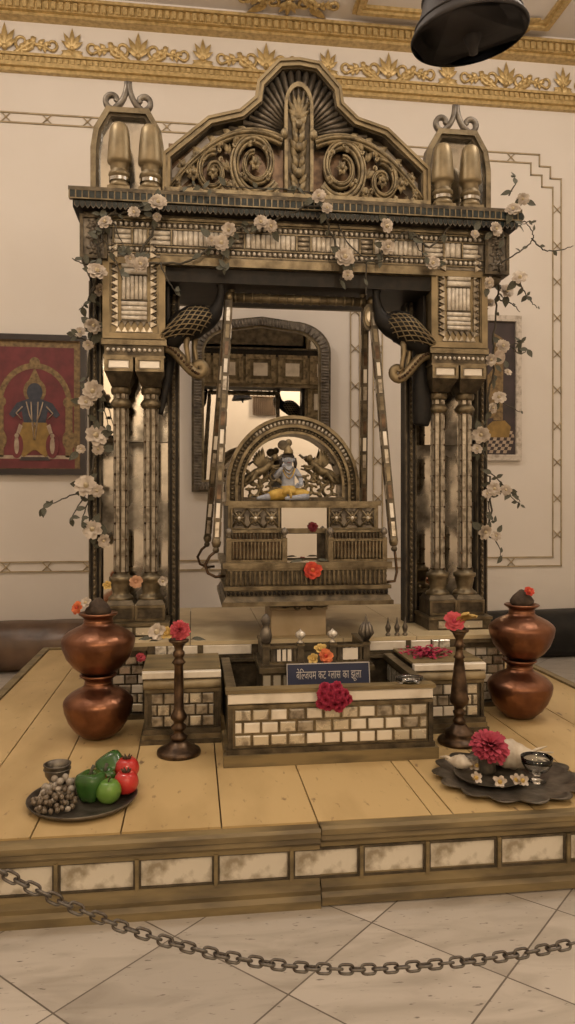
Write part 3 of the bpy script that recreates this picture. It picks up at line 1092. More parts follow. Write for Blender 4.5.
# posts of the dark frames with the foxed mirrors behind the columns --------------------------
for s in (-1, 1):
    for uu in (.715, 1.165):
        mb = MB()
        c = U(s * uu)
        mb.box(c - .03, c + .03, 4.38, 4.50, ZP, 2.70, BLACKF)
        mb.box(c - .010, c + .010, 4.37, 4.40, ZP + .01, 2.66, GILTD)
        mb.box(c - .034, c - .026, 4.372, 4.40, ZP, 2.68, GILTD); mb.box(c + .026, c + .034, 4.372, 4.40, ZP, 2.68, GILTD)
        z = ZP + .04
        while z < 2.62:
            mb.sphere((c, 4.368, z), (.008, .006, .011), GILT, 6, 5); z += .034
        mb.build('beaded_frame_post', can)
    x0, x1 = sorted((U(s * .745), U(s * 1.135)))
    for z0, z1 in ((ZP + .05, 1.755), (1.76, 2.66)):
        mb = MB(); mb.box(x0, x1, 4.44, 4.455, z0, z1, FOXMIR)
        mb.build('mirror_panel', can)
    mb = MB(); mb.box(x0, x1, 4.425, 4.455, ZP, ZP + .05, GILTD); mb.build('frame_foot', can)
# inner black liner of the opening
mb = MB()
for s in (-1, 1):
    xa = U(s * .735)
    mb.box(min(xa, U(s * .75)), max(xa, U(s * .75)), 4.2, 4.40, 2.30, 2.66, BLACKF)
mb.box(U(-.74), U(.74), 4.30, 4.50, 2.635, 2.68, BLACKF)
mb.box(U(-.74), U(.74), 4.29, 4.31, 2.64, 2.652, GILTD)
mb.build('opening_liner', can)

# pillars ---------------------------------------------------------------------
for s in (-1, 1):
    c = U(s * .922)
    # cut glass box over the capitals
    mb = MB()
    mb.box(c - .165, c + .165, 4.13, 4.42, 2.30, 2.722, GILTB)
    mb.frame(c - .168, c + .168, 2.29, 2.74, .035, 4.105, 4.14, GILTB)
    mb.frame(c - .138, c + .138, 2.32, 2.73, .012, 4.115, 4.14, GILT)
    gb = mb.build('cut_glass_panel', can)
    mb = MB()
    for sg in (-1, 1):
        z = 2.36
        while z < 2.84:
            mb.prism([(c + sg * .088, z), (c + sg * .122, z + .017), (c + sg * .088, z + .034)], 4.088 if z > 2.72 else 4.112, 4.135, INLAY)
            mb.sphere((c + sg * .112, 4.122 if z < 2.72 else 4.09, z + .034), .009, PEWTER, 6, 5)
            z += .037
    for i in range(6):
        x = c - .085 + i * .034
        mb.prism([(x - .015, 2.335), (x + .015, 2.335), (x, 2.362)], 4.115, 4.135, INLAY)
        mb.prism([(x - .013, 2.392), (x + .013, 2.392), (x, 2.367)], 4.118, 4.135, PEWTER)
    mb.build('faceted_border', gb)
    mb = MB()
    for a, b, kd in ((2.40, 2.505, 'h'), (2.515, 2.64, 'v'), (2.65, 2.72, 'h')):
        mb.box(c - .072, c + .072, 4.116, 4.135, a - .008, a - .002, GILTD)
        if kd == 'h':
            k = int((b - a) / .026)
            for i in range(k):
                z = a + (b - a) * (i + .5) / k
                mb.tube([(c - .068, 4.124, z), (c + .068, 4.124, z)], (b - a) / k * .48, ROD, 8)
        else:
            for i in range(6):
                x = c - .057 + i * .0228
                mb.tube([(x, 4.124, a), (x, 4.124, b)], .0112, ROD, 8)
    mb.build('cut_glass_rods', gb)
    # beaded slab and the two capital blocks
    mb = MB()
    mb.box(c - .175, c + .175, 4.105, 4.42, 2.262, 2.295, GILT)
    mb.box(c - .16, c + .16, 4.12, 4.42, 2.205, 2.262, GILTD)
    mb.box(c - .166, c + .166, 4.112, 4.42, 2.195, 2.206, GILT)
    sl = mb.build('capital_slab', can)
    mb = MB()
    for i in range(11):
        mb.sphere((c - .14 + i * .028, 4.116, 2.236), .0105, CRYSTAL, 8, 6)
    mb.build('bead_row', sl)
    for k in (-1, 1):
        x = c + k * .083
        mb = MB()
        mb.box(x - .077, x + .077, 4.12, 4.36, 2.118, 2.195, GILT)
        mb.frame(x - .077, x + .077, 2.118, 2.195, .016, 4.108, 4.13, GILT)
        mb.taper(x - .05, x + .05, 4.19, 4.31, 2.05, x - .077, x + .077, 4.12, 4.36, 2.118, GILTD)
        mb.lathe([(.05, 0), (.056, .012), (.056, .03), (.05, .045)], (x, 4.25, 2.01), GILT, 16)
        cp = mb.build('capital', can)
        mb = MB(); mb.box(x - .055, x + .055, 4.112, 4.13, 2.136, 2.178, WHITEG, ch=.004); mb.build('pale_inset', cp)
        mb = MB()
        mb.lathe([(.038, ZP + .335), (.038, 2.02)], (x, 4.25, 0), GILTD, 8, smooth=False)
        sh = mb.build('column', can)
        mb = MB()
        for a in range(8):
            ang = a * PI / 4 + PI / 8
            d = Vector((math.cos(ang), math.sin(ang), 0))
            q = Vector((x, 4.25, 0)) + d * .037
            for j in range(11):
                z = ZP + .345 + j * .0915
                mb.tube([q + Vector((0, 0, z)), q + Vector((0, 0, z + .0895))], (.006, .0135), INLAY, 4, up=d, smooth=False)
        for a in range(4):
            ang = a * PI / 2 + PI / 4
            for j in range(12):
                z = ZP + .342 + j * .0915
                mb.sphere((x + .043 * math.cos(ang), 4.25 + .043 * math.sin(ang), z), .007, BRONZE, 6, 5)
        mb.build('mirror_cladding', sh)
        mb = MB()
        mb.lathe([(.042, 1.93), (.058, 1.945), (.06, 1.96), (.05, 1.975), (.042, 1.985)], (x, 4.25, 0), GILT, 16)
        mb.build('column_ring', sh)
        mb = MB()
        mb.lathe([(.07, .185), (.072, .197), (.066, .207), (.052, .214), (.046, .225), (.050, .245), (.056, .272), (.057, .288), (.066, .295), (.067, .315), (.05, .322), (.042, .336)], (x, 4.25, ZP), GILT, 20,
                 wob=lambda a, i: 1 + (.03 * math.cos(12 * a) if 4 <= i <= 7 else 0))
        mb.build('column_base', sh)
        mb = MB()
        mb.taper(x - .08, x + .08, 4.165, 4.335, ZP + .165, x - .066, x + .066, 4.18, 4.32, ZP + .19, GILTD)
        mb.box(x - .082, x + .082, 4.15, 4.35, ZP + .075, ZP + .165, GILTD)
        mb.frame(x - .082, x + .082, ZP + .08, ZP + .165, .014, 4.14, 4.155, GILT)
        mb.build('pedestal', sh)
    mb = MB()
    mb.box(c - .185, c + .185, 4.10, 4.37, ZP, ZP + .066, GILTD); mb.box(c - .19, c + .19, 4.085, 4.37, ZP + .06, ZP + .076, GILT)
    mb.box(c - .13, c - .01, 4.09, 4.11, ZP + .012, ZP + .052, TILEM); mb.box(c + .01, c + .13, 4.09, 4.11, ZP + .012, ZP + .052, TILEM)
    mb.build('pillar_step', can)

    # scrolled bracket that carries the peacock
    mb = MB()
    pts = []
    for i in range(13):
        t = i / 12
        pts.append((U(s * (.76 - .185 * t)), 4.16, 2.262 + .012 * math.sin(t * 3) - .145 * t * t * (3 - 2 * t)))
    sp = spiral(pts[-1][0] - s * .004, pts[-1][2] + .036, .036, .012, -PI / 2, -PI / 2 - s * PI * 1.6, 14)
    allp = pts + xz(sp[1:], 4.16)
    mb.tube(allp, [(.022, .03)] * 13 + [(.020 - .008 * i / 14, .028) for i in range(14)], GILTB, 8, up=(0, 1, .01))
    bk = mb.build('scroll_bracket', can)
    mb = MB()
    for q in pts[1:]:
        mb.sphere((q[0], 4.133, q[2]), .0095, BRONZE, 6, 5)
    mb.build('bracket_beads', bk)

# crest ---------------------------------------------------------------------
# measured outline (half), outermost edge
oc = [(.772, 3.07), (.770, 3.352), (.520, 3.572), (.342, 3.623), (.257, 3.70), (.242, 3.792), (.120, 3.925)]
half = oc
full = [(U(-a), z) for a, z in half] + [(U(0), 3.94)] + [(U(a), z) for a, z in reversed(half)]


def inset(pl_, d):
    cx, cz = CX, 3.2
    out = []
    for i, (x, z) in enumerate(pl_):
        p0 = Vector(pl_[max(0, i - 1)]); p1 = Vector((x, z)); p2 = Vector(pl_[min(len(pl_) - 1, i + 1)])
        a = (p1 - p0).normalized() if (p1 - p0).length > 1e-6 else (p2 - p1).normalized()
        b = (p2 - p1).normalized() if (p2 - p1).length > 1e-6 else a
        na, nb = Vector((a.y, -a.x)), Vector((b.y, -b.x))
        nn = (na + nb).normalized()
        k = d / max(.4, nn.dot(na))
        out.append((x + nn.x * k, z + nn.y * k))
    return out


mb = MB()
mb.prism(full, 4.27, 4.30, GILTD)
cr = mb.build('crest', can)
mb = MB()
mb.band(full, inset(full, .016), 4.17, 4.31, GILTB)
mb.band(inset(full, .016), inset(full, .028), 4.182, 4.30, GILT)
mb.band(inset(full, .028), inset(full, .042), 4.176, 4.30, GILTB)
mb.band(inset(full, .042), inset(full, .048), 4.20, 4.30, GILTD)
mb.build('crest_moulding', cr)
def squeeze(mb):
    for p in mb.v:
        p.x = CX + (p.x - CX) * .797
        p.z = 3.07 + (p.z - 3.087) * 1.07
    return mb


mb = MB()      # mirror glimpsed behind the carving
for s in (-1, 1):
    q_ = [(U(s * .50), 3.50), (U(s * .66), 3.49), (U(s * .93), 3.28), (U(s * .93), 3.2), (U(s * .86), 3.2), (U(s * .60), 3.38)]
    mb.prism(q_ if s > 0 else q_[::-1], 4.262, 4.269, DUSTM)
mb.box(U(-.93), U(.93), 4.264, 4.271, 3.16, 3.44, BRONZE)
squeeze(mb).build('crest_mirror', cr)
mb = MB()      # base rail under the carving
mb.box(U(-.965), U(.965), 4.14, 4.30, 3.087, 3.115, GILTB); mb.box(U(-.955), U(.955), 4.16, 4.30, 3.115, 3.145, GILT)
x = U(-.94)
while x < U(.94):
    mb.sphere((x, 4.158, 3.132), .008, CRYSTAL, 6, 5); x += .03
mb.box(U(-.955), U(.955), 4.15, 4.30, 3.145, 3.165, CARVE)
squeeze(mb).build('crest_rail', cr)
# radiating shell
mb = MB()
c0 = (CX, 3.53)
for i in range(27):
    a = PI * (i + .5) / 27 * 1.12 - .06 * PI
    # reach to the inset outline
    best = .5
    dx, dz = math.cos(a), math.sin(a)
    ip = inset(full, .055)
    for p, q in zip(ip, ip[1:]):
        ex, ez = q[0] - p[0], q[1] - p[1]
        den = dx * ez - dz * ex
        if abs(den) < 1e-9:
            continue
        t = ((p[0] - c0[0]) * ez - (p[1] - c0[1]) * ex) / den
        w = ((p[0] - c0[0]) * dz - (p[1] - c0[1]) * dx) / den
        if t > 0 and 0 <= w <= 1:
            best = min(best, t)
    best = min(best, .40)
    mb.tube([(c0[0] + dx * .1, 4.262, c0[1] + dz * .1), (c0[0] + dx * .2, 4.245, c0[1] + dz * .2), (c0[0] + dx * best, 4.255, c0[1] + dz * best)],
            [(.014, .008), (.026, .014), (.047, .020)], PEWTER, 8, up=(0, 1, 0))
mb.build('radiating_shell', cr)
# central palmette under a small arch
mb = MB()
ar = [(U(.105 * math.cos(a)), 3.655 + .13 * math.sin(a)) for a in [PI * i / 20 for i in range(21)]]
ar = [(U(.105), 3.20)] + ar + [(U(-.105), 3.20)]
inn = [(U(.082 * math.cos(a)), 3.655 + .105 * math.sin(a)) for a in [PI * i / 20 for i in range(21)]]
inn = [(U(.082), 3.20)] + inn + [(U(-.082), 3.20)]
mb.band(ar[::-1], inn[::-1], 4.20, 4.27, CARVE)
mb.prism(inn, 4.235, 4.265, GILTD)
for a, l in ((90, .15), (72, .15), (108, .15), (50, .13), (130, .13), (28, .1), (152, .1)):
    leaf_blob(mb, CX, 3.60, 4.23, l, .04, math.radians(a), CARVE, .03)
for k in range(9):
    z = 3.20 + .045 * k
    for sg in (-1, 1):
        leaf_blob(mb, CX + sg * .012, z, 4.23, .085, .04, PI / 2 - sg * (.55 + .2 * math.sin(k * 1.7)), CARVE, .032)
for z in (3.30, 3.44, 3.56):
    mb.sphere((CX, 4.21, z), (.026, .024, .026), CARVE, 10, 7)
for sg in (-1, 1):
    mb.sphere((U(sg * .105), 4.2, 3.50), (.03, .03, .03), CARVE, 10, 7)
squeeze(mb).build('central_palmette', cr)
# big acanthus scrolls on both sides
def fluted(mb, pts, w, y, m, ridges=3, taper=.6, flip=1):
    """a broad scroll band made of parallel ridges"""
    n = len(pts)
    for r in range(ridges):
        o = (r - (ridges - 1) / 2) * w
        line, rad = [], []
        for i in range(n):
            p, q = pts[max(0, i - 1)], pts[min(n - 1, i + 1)]
            d = math.hypot(q[0] - p[0], q[1] - p[1]) or 1
            nx, nz = -(q[1] - p[1]) / d, (q[0] - p[0]) / d
            k = 1 - taper * i / (n - 1)
            line.append((pts[i][0] + nx * o * k, y - (.012 if r == ridges // 2 else 0), pts[i][1] + nz * o * k))
            rad.append((w * .56 * k, .024))
        mb.tube(line, rad, m, 7)


def curl(mb, x, z, ang, L, y, m, hand=1):
    """leaf with a curled tip and two side lobes"""
    leaf_blob(mb, x, z, y, L, L * .5, ang, m, .024)
    leaf_blob(mb, x, z, y, L * .75, L * .36, ang + hand * .7, m, .02)
    tx, tz = x + L * .9 * math.cos(ang), z + L * .9 * math.sin(ang)
    sp = spiral(tx - L * .2 * math.sin(ang) * hand, tz + L * .2 * math.cos(ang) * hand, L * .22, .006, ang - hand * PI / 2, ang + hand * PI * 1.2, 10)
    mb.tube(xz(sp, y - .012), [.010 * (1 - .5 * i / 10) for i in range(11)], m, 6)


def rosette(mb, x, z, r, y, m, a0=0.0):
    for k in range(6):
        leaf_blob(mb, x, z, y, r * 1.3, r * .9, k * PI / 3 + a0, m, .018)
    mb.sphere((x, y - .02, z), r * .4, m, 8, 6)


for s in (-1, 1):
    mb = MB()
    y = 4.215
    cx0, cz0 = .315, 3.335
    A = lambda deg: (PI - math.radians(deg)) if s < 0 else math.radians(deg)     # mirrored angle
    sp = [(U(s * (cx0 + r * math.cos(a))), cz0 + r * math.sin(a)) for r, a in
          [(.185 - .125 * (i / 50) ** .9, math.radians(215 + 590 * i / 50)) for i in range(51)]]
    fluted(mb, sp, .026, y, CARVE, 3, .62)
    rosette(mb, U(s * cx0), cz0, .036, y - .012, CARVE)
    for k, deg in enumerate((250, 285, 320, 350, 15)):
        a = A(deg)
        curl(mb, U(s * cx0) + .19 * math.cos(a), cz0 + .19 * math.sin(a), a + s * .6, .075, y, CARVE, s)
    for deg in (60, 120, 200, 300):
        a = A(deg)
        curl(mb, U(s * cx0) + .105 * math.cos(a), cz0 + .105 * math.sin(a), a + s * 1.3, .05, y - .01, CARVE, s)
    # stem sweeping over the scroll and down to the corner
    arm = [(U(s * (.12 + .80 * t)), 3.40 + .30 * t * (1 - t) * 1.15 + .06 * (1 - t) - .22 * t ** 2) for t in [i / 22 for i in range(23)]]
    fluted(mb, arm, .02, y - .006, CARVE, 3, .55)
    for i in (9, 12, 15, 18, 20):
        x, z = arm[i]
        curl(mb, x, z, A(-75 + i), .08 - .0015 * i, y - .008, CARVE, -s)
    for i in (7, 10, 13, 16):
        x, z = arm[i]
        leaf_blob(mb, x, z, y, .075, .045, A(30), CARVE, .022)
    # second, smaller scroll
    sp = [(U(s * (.615 + r * math.cos(a))), 3.275 + r * math.sin(a)) for r, a in
          [(.115 - .085 * i / 34, math.radians(100 - 460 * i / 34)) for i in range(35)]]
    fluted(mb, sp, .017, y, CARVE, 3, .5)
    rosette(mb, U(s * .615), 3.275, .034, y - .012, CARVE, .4)
    for deg in (170, 215, 265, 310):
        a = A(deg)
        curl(mb, U(s * .615) + .11 * math.cos(a), 3.275 + .11 * math.sin(a), a - s * .6, .055, y, CARVE, -s)
    for uu, zz, r in ((.755, 3.265, .04), (.83, 3.30, .034), (.87, 3.215, .03), (.49, 3.205, .03), (.735, 3.36, .028)):
        rosette(mb, U(s * uu), zz, r, y - .006, CARVE, uu * 9)
    for k in range(12):
        leaf_blob(mb, U(s * (.16 + .063 * k)), 3.168, y, .05, .04, PI / 2 + .5 * math.sin(k * 2.3), CARVE, .02)
    squeeze(mb).build('carved_scrolls', cr)

# side arches ---------------------------------------------------------------------
for s in (-1, 1):
    c = U(s * .97)
    o = [(c - .205, 3.07), (c - .205, 3.40), (c - .187, 3.515), (c - .118, 3.635), (c + .118, 3.635), (c + .187, 3.515), (c + .205, 3.40), (c + .205, 3.07)]
    i1 = inset(o, .03)
    i1[0] = (i1[0][0], 3.07); i1[-1] = (i1[-1][0], 3.07)
    i2 = inset(o, .045)
    i2[0] = (i2[0][0], 3.07); i2[-1] = (i2[-1][0], 3.07)
    mb = MB()
    mb.band(o, i1, 4.26, 4.34, GILT); mb.band(i1, i2, 4.28, 4.34, GILTD)
    sa = mb.build('side_arch', can)
    mb = MB(); mb.prism(i1, 4.315, 4.33, OLDMIR); mb.build('arch_mirror', sa)
    mb = MB()
    for sg in (-1, 1):
        sp = spiral(c + sg * .085, 3.688, .052, .018, -PI / 2 - sg * .35, -PI / 2 - sg * .35 + sg * PI * 1.75, 20)
        # sweep down to the spiral
        pts = [(c + sg * (.006 + .06 * t ** 2), 3.80 - .157 * t ** .9) for t in [i / 10 for i in range(9)]]
        allp = pts + sp[1:]
        mb.tube(xz(allp, 4.30), [(.012 + .008 * min(1, i / 8), .018) for i in range(len(pts))] + [(.021 - .008 * i / 20, .018) for i in range(len(sp) - 1)], PEWTER, 6, up=(0, 1, 0))
    mb.build('scroll_finial', sa)

# turned bullet finials standing in the side arches
mbf = MB()
mbf.box(-.06, .06, -.06, .06, 0, .055, GILT)
mbf.lathe([(.045, .055), (.057, .06), (.058, .075), (.05, .085), (.048, .112), (.054, .118), (.060, .13), (.057, .143), (.048, .15), (.046, .162), (.05, .17), (.047, .182), (.056, .192), (.065, .20), (.066, .212), (.064, .25), (.060, .31), (.055, .36), (.048, .395), (.036, .413), (.02, .421), (.0, .423)], (0, 0, 0), GILTB, 24)
me = mbf.mesh('turned_finial')
mbc = MB(); mbc.lathe([(.051, 0), (.057, .004), (.057, .022), (.051, .026)], (0, 0, .09), OLDMIR, 24, smooth=False)
mec = mbc.mesh('mirror_collar')
for s, k, lab in ((-1, -1, 'bullet-shaped gilded finial, outer one inside the left side arch'), (-1, 1, 'bullet-shaped gilded finial, inner one inside the left side arch'),
                  (1, -1, 'bullet-shaped gilded finial, inner one inside the right side arch'), (1, 1, 'bullet-shaped gilded finial, outer one inside the right side arch')):
    f = bpy.data.objects.new('turned_finial', me); COL.objects.link(f)
    f.location = (U(s * .922) + k * .083, 4.16, 3.07)
    W[f.name] = Vector(f.location)
    tag(f, lab, 'finial', 'turned finials on top of the canopy')
    cc = bpy.data.objects.new('mirror_collar', mec); COL.objects.link(cc); cc.parent = f

# peacocks on the scroll brackets ---------------------------------------------------------------
for s in (-1, 1):
    side = 'left' if s < 0 else 'right'
    pk = thing('peacock_figure', (U(s * .62), 4.16, 2.15), 'black peacock figure with gold latticed wings, perched on the %s pillar bracket' % side, 'peacock', 'peacock figures on the pillars')
    q = lambda u, z: (U(s * u), 4.16, z)
    mb = MB()
    # tail hangs down beside the pillar, body rises to a slender neck and a small crested head
    if s < 0:
        tail = [(q(.785, 1.90), (.012, .01)), (q(.765, 2.0), (.02, .014)), (q(.745, 2.12), (.028, .018)), (q(.735, 2.22), (.036, .024))]
        body = [(q(.72, 2.31), (.062, .05)), (q(.67, 2.37), (.085, .07)), (q(.60, 2.41), (.095, .078)), (q(.535, 2.435), (.076, .062)), (q(.49, 2.46), (.05, .042))]
        neck = [(q(.465, 2.505), (.031, .028)), (q(.452, 2.55), (.025, .022)), (q(.446, 2.595), (.021, .019)), (q(.45, 2.625), (.026, .022)), (q(.444, 2.635), (.02, .018)), (q(.42, 2.632), (.007, .007)), (q(.405, 2.626), (.002, .002))]
    else:
        tail = [(q(.735, 1.86), (.045, .03)), (q(.742, 1.93), (.06, .035)), (q(.74, 2.05), (.058, .035)), (q(.735, 2.16), (.055, .035)), (q(.73, 2.24), (.05, .035))]
        body = [(q(.715, 2.31), (.062, .05)), (q(.665, 2.36), (.085, .07)), (q(.59, 2.415), (.095, .078)), (q(.525, 2.435), (.076, .062)), (q(.48, 2.46), (.05, .042))]
        neck = [(q(.458, 2.505), (.031, .028)), (q(.447, 2.55), (.025, .022)), (q(.442, 2.595), (.021, .019)), (q(.446, 2.625), (.026, .022)), (q(.44, 2.635), (.02, .018)), (q(.42, 2.632), (.007, .007)), (q(.405, 2.626), (.002, .002))]
    for i, (a_, b_) in enumerate(tail):
        tail[i] = ((a_[0], 4.245, a_[2]), b_)
    chain_ = tail + body + neck
    # smooth resampling
    P3 = [Vector(a) for a, _ in chain_]; R3 = [b for _, b in chain_]
    pts, rad = [], []
    for i in range(len(P3) - 1):
        p0, p1, p2, p3 = P3[max(0, i - 1)], P3[i], P3[i + 1], P3[min(len(P3) - 1, i + 2)]
        for k in range(4):
            t = k / 4
            pts.append(.5 * ((2 * p1) + (p2 - p0) * t + (2 * p0 - 5 * p1 + 4 * p2 - p3) * t * t + (3 * p1 - p0 - 3 * p2 + p3) * t ** 3))
            rad.append(tuple(R3[i][m] * (1 - t) + R3[i + 1][m] * t for m in (1, 0)))
    pts.append(P3[-1]); rad.append(R3[-1])
    mb.tube(pts, rad, PEAB, 14, up=(0, 1, 0))
    mb.build('body', pk)
    # folded wings: latticed shells on both flanks
    c = Vector(q(.615, 2.40)); d1 = Vector((s * .135, 0, -.072)); d1n = d1.normalized(); d2n = Vector((-d1n.z, 0, d1n.x)) * (1 if s > 0 else -1)
    for fl in (-1, 1):
        mb = MB()

        def wp(a, b, off):
            rr = min(1, a * a + b * b)
            tip = .82 + .5 * max(0, a)
            return c + d1n * (.158 * a * tip) + d2n * (.078 * b * (1 - .35 * max(0, a))) + Vector((0, fl * ((.078 * math.sqrt(max(0, 1 - rr)) + off) + .015), 0))
        rings = [[wp(r * math.cos(t), r * math.sin(t), .006) for t in [2 * PI * k / 20 for k in range(20)]] for r in (.33, .66, .88, 1)]
        vs = [wp(0, 0, .006)] + [p for r_ in rings for p in r_]
        fs = [(0, 1 + k, 1 + (k + 1) % 20) for k in range(20)]
        for i in range(3):
            for k in range(20):
                fs.append((1 + i * 20 + k, 1 + (i + 1) * 20 + k, 1 + (i + 1) * 20 + (k + 1) % 20, 1 + i * 20 + (k + 1) % 20))
        if fl * s > 0:
            fs = [tuple(reversed(f)) for f in fs]
        mb.add(vs, fs, PEAB, True)
        for k in range(-5, 6):
            for sl in (-1, 1):
                ln = []
                for j in range(-14, 15):
                    a, b = j / 14 + .0, k / 2.7 + sl * j / 14 * .95
                    if a * a + b * b <= 1.0:
                        ln.append(wp(a, b, .009))
                if len(ln) > 1:
                    mb.tube(ln, .0034, GILTB, 5)
        mb.tube([wp(math.cos(2 * PI * k / 28), math.sin(2 * PI * k / 28), .006) for k in range(28)], .005, GILTB, 5, closed=True)
        mb.build('latticed_wing', pk)
    for dx, dy in ((-.02, -.022), (.025, .022)):
        mb = MB()
        x = U(s * .615)
        mb.tube([(x + dx, 4.16 + dy, 2.35), (x + dx + s * .006, 4.16 + dy, 2.27), (x + dx - s * .008, 4.16 + dy, 2.19), (x + dx, 4.16 + dy * .7, 2.165)], [.022, .015, .012, .014], GILTB, 8)
        for k in (-1, 0, 1):
            mb.tube([(x + dx, 4.16 + dy * .7, 2.168), (x + dx - s * .03, 4.16 + dy * .7 + k * .012, 2.158)], [.008, .004], GILTB, 6)
        mb.build('leg', pk)
    mb = MB()
    for k in range(3):
        a = PI / 2 + (k - 1) * .4
        hx = U(s * .45)
        mb.tube([(hx, 4.16, 2.635), (hx + .03 * math.cos(a), 4.16, 2.64 + .018 * math.sin(a))], [.003, .005], PEAB, 5)
    mb.build('crest', pk)
# ------------------------------------------------------------------ the swing
sw = thing('swing', (CX, 4.25, .86), 'ornate gilded swing seat with carved arched back hanging inside the shrine', 'swing')
mb = MB(); mb.tube([(U(-.40), 4.25, 2.578), (U(.40), 4.25, 2.578)], .026, GILT, 10)
for i in range(16):
    x = U(-.37 + .049 * i)
    mb.tube([(x, 4.25, 2.578), (x + .012, 4.25, 2.578)], .03, GILT, 10)
bar = mb.build('hanging_bar', sw)
for s in (-1, 1):
    mb = MB(); mb.tube([(U(s * .385), 4.25, 2.60), (U(s * .385), 4.25, 2.72)], .009, BRONZE, 8)
    mb.lathe([(.012, 0), (.02, .01), (.02, .03), (.012, .04)], (U(s * .385), 4.25, 2.60), GILT, 10)
    mb.build('hook_rod', sw)
for s in (-1, 1):
    for fr in (0, 1):
        top = Vector((U(s * (.40 if fr else .405)), 4.25 - (.03 if fr else -.03), 2.575))
        if s > 0 and fr: top.x += .03
        bot = Vector((U(s * .485 if fr else (-.52 if s < 0 else .462)), 3.92 if fr else 4.58, 1.125 if fr else 1.12))
        d = bot - top
        mb = MB()
        mb.tube([top + d * .02, top + d * .955], .028, GILTD, 4, smooth=False)
        arm = mb.build('swing_arm', sw)
        mb = MB()
        n = 13
        for k in range(n):
            a, b = top + d * (.05 + .9 * k / n), top + d * (.05 + .9 * (k + .78) / n)
            off = Vector((0, -.0185, 0))
            mb.tube([a + off, b + off], (.014, .006), (INLAY, GILT, BRONZE, WHITEG)[k % 4], 4, smooth=False, up=(1, 0, .01))
            off = Vector((-s * .0185, 0, 0))
            mb.tube([a + off, b + off], (.014, .006), (BRONZE, INLAY, GILT)[k % 3], 4, smooth=False, up=(0, 1, .01))
        mb.build('mirror_inlay', arm)
        for t in (.0, .955):
            mb = MB()
            q = top + d * t
            mb.lathe([(0, -.03), (.02, -.022), (.026, 0), (.02, .022), (0, .03)], q, GILT, 12)
            mb.lathe([(0, -.018), (.014, -.012), (.018, 0), (.014, .012), (0, .018)], q + d.normalized() * .04, GILTD, 10)
            mb.tube([q, q + d.normalized() * .03], .012, GILTD, 8)
            mb.build('knob', arm)
        # curved hook under the arm
        mb = MB()
        e = bot
        if s < 0:
            pts = [e + Vector((0, 0, .02)), e + Vector((-.03, 0, -.005)), e + Vector((-.055, 0, -.05)), e + Vector((-.04, 0, -.095)), e + Vector((.0, 0, -.115)), e + Vector((.05, 0, -.11))]
        else:
            pts = [e + Vector((0, 0, .02)), e + Vector((.006, 0, -.03)), e + Vector((.012, 0, -.10)), e + Vector((.0, 0, -.15)), e + Vector((-.05, 0, -.155))]
        mb.tube(pts, .008, BRONZE, 8)
        mb.build('hook', arm)
# eye-shaped plaque on the right rear arm
mb = MB()
p = P(368, 318, 4.22)
for r, m, yy in ((.05, GILTD, 0), (.036, GILT, -.008), (.02, INLAY, -.014)):
    mb.prism([(p.x + r * .72 * math.cos(a), p.z + r * 1.55 * math.sin(a)) for a in [2 * PI * k / 20 for k in range(20)]], 4.2 + yy, 4.232, m)
mb.build('eye_plaque', sw)


def slab(mb, hw, y0, y1, z0, z1, m, d=0):
    mb.taper(U(-hw), U(hw), y0, y1, z0, U(-hw + d), U(hw - d), y0 + d, y1 - d, z1, m)


mb = MB()
slab(mb, .455, 3.83, 4.66, .862, .885, GILT)
slab(mb, .448, 3.837, 4.655, .885, .91, GILTD, .012)
slab(mb, .43, 3.855, 4.64, .91, .945, GILTD)
slab(mb, .445, 3.84, 4.655, .945, .965, GILT)
slab(mb, .42, 3.865, 4.63, .965, 1.045, GILTD)
slab(mb, .428, 3.855, 4.64, 1.045, 1.058, GILT)
slab(mb, .45, 3.84, 4.655, 1.058, 1.088, GILT)
bed = mb.build('seat_base', sw)
mb = MB()
for i in range(36):
    x = U(-.42 + .024 * i)
    mb.sphere((x, 3.85, .927), (.010, .010, .012), BLACKF, 6, 5)
mb.build('black_bead_row', bed)
mb = MB()
for i in range(34):
    x = U(-.405 + .0246 * i)
    mb.lathe([(.006, 0), (.0095, .012), (.006, .028), (.0095, .042), (.006, .058), (.009, .07), (.006, .078)], (x, 3.858, .966), GILT, 7)
for i in range(22):
    yv = 3.89 + .033 * i
    mb.lathe([(.006, 0), (.0095, .012), (.006, .028), (.0095, .042), (.006, .058), (.009, .07), (.006, .078)], (U(-.425), yv, .966), GILT, 7)
    mb.lathe([(.006, 0), (.0095, .012), (.006, .028), (.0095, .042), (.006, .058), (.009, .07), (.006, .078)], (U(.425), yv, .966), GILT, 7)
mb.build('lower_balusters', bed)
# carved scroll hanging under the seat
mb = MB()
for s in (-1, 1):
    mb.tube(xz(spiral(CX - .02 + s * .03, .848, .022, .006, PI / 2, PI / 2 - s * 6.5, 18), 3.90), .006, GILTD, 6)
    mb.tube([(CX - .02 + s * .03, 3.90, .855), (CX - .02 + s * .1, 3.90, .85), (CX - .02 + s * .14, 3.90, .858)], [.008, .01, .006], GILTD, 6)
mb.build('hanging_scroll', bed)
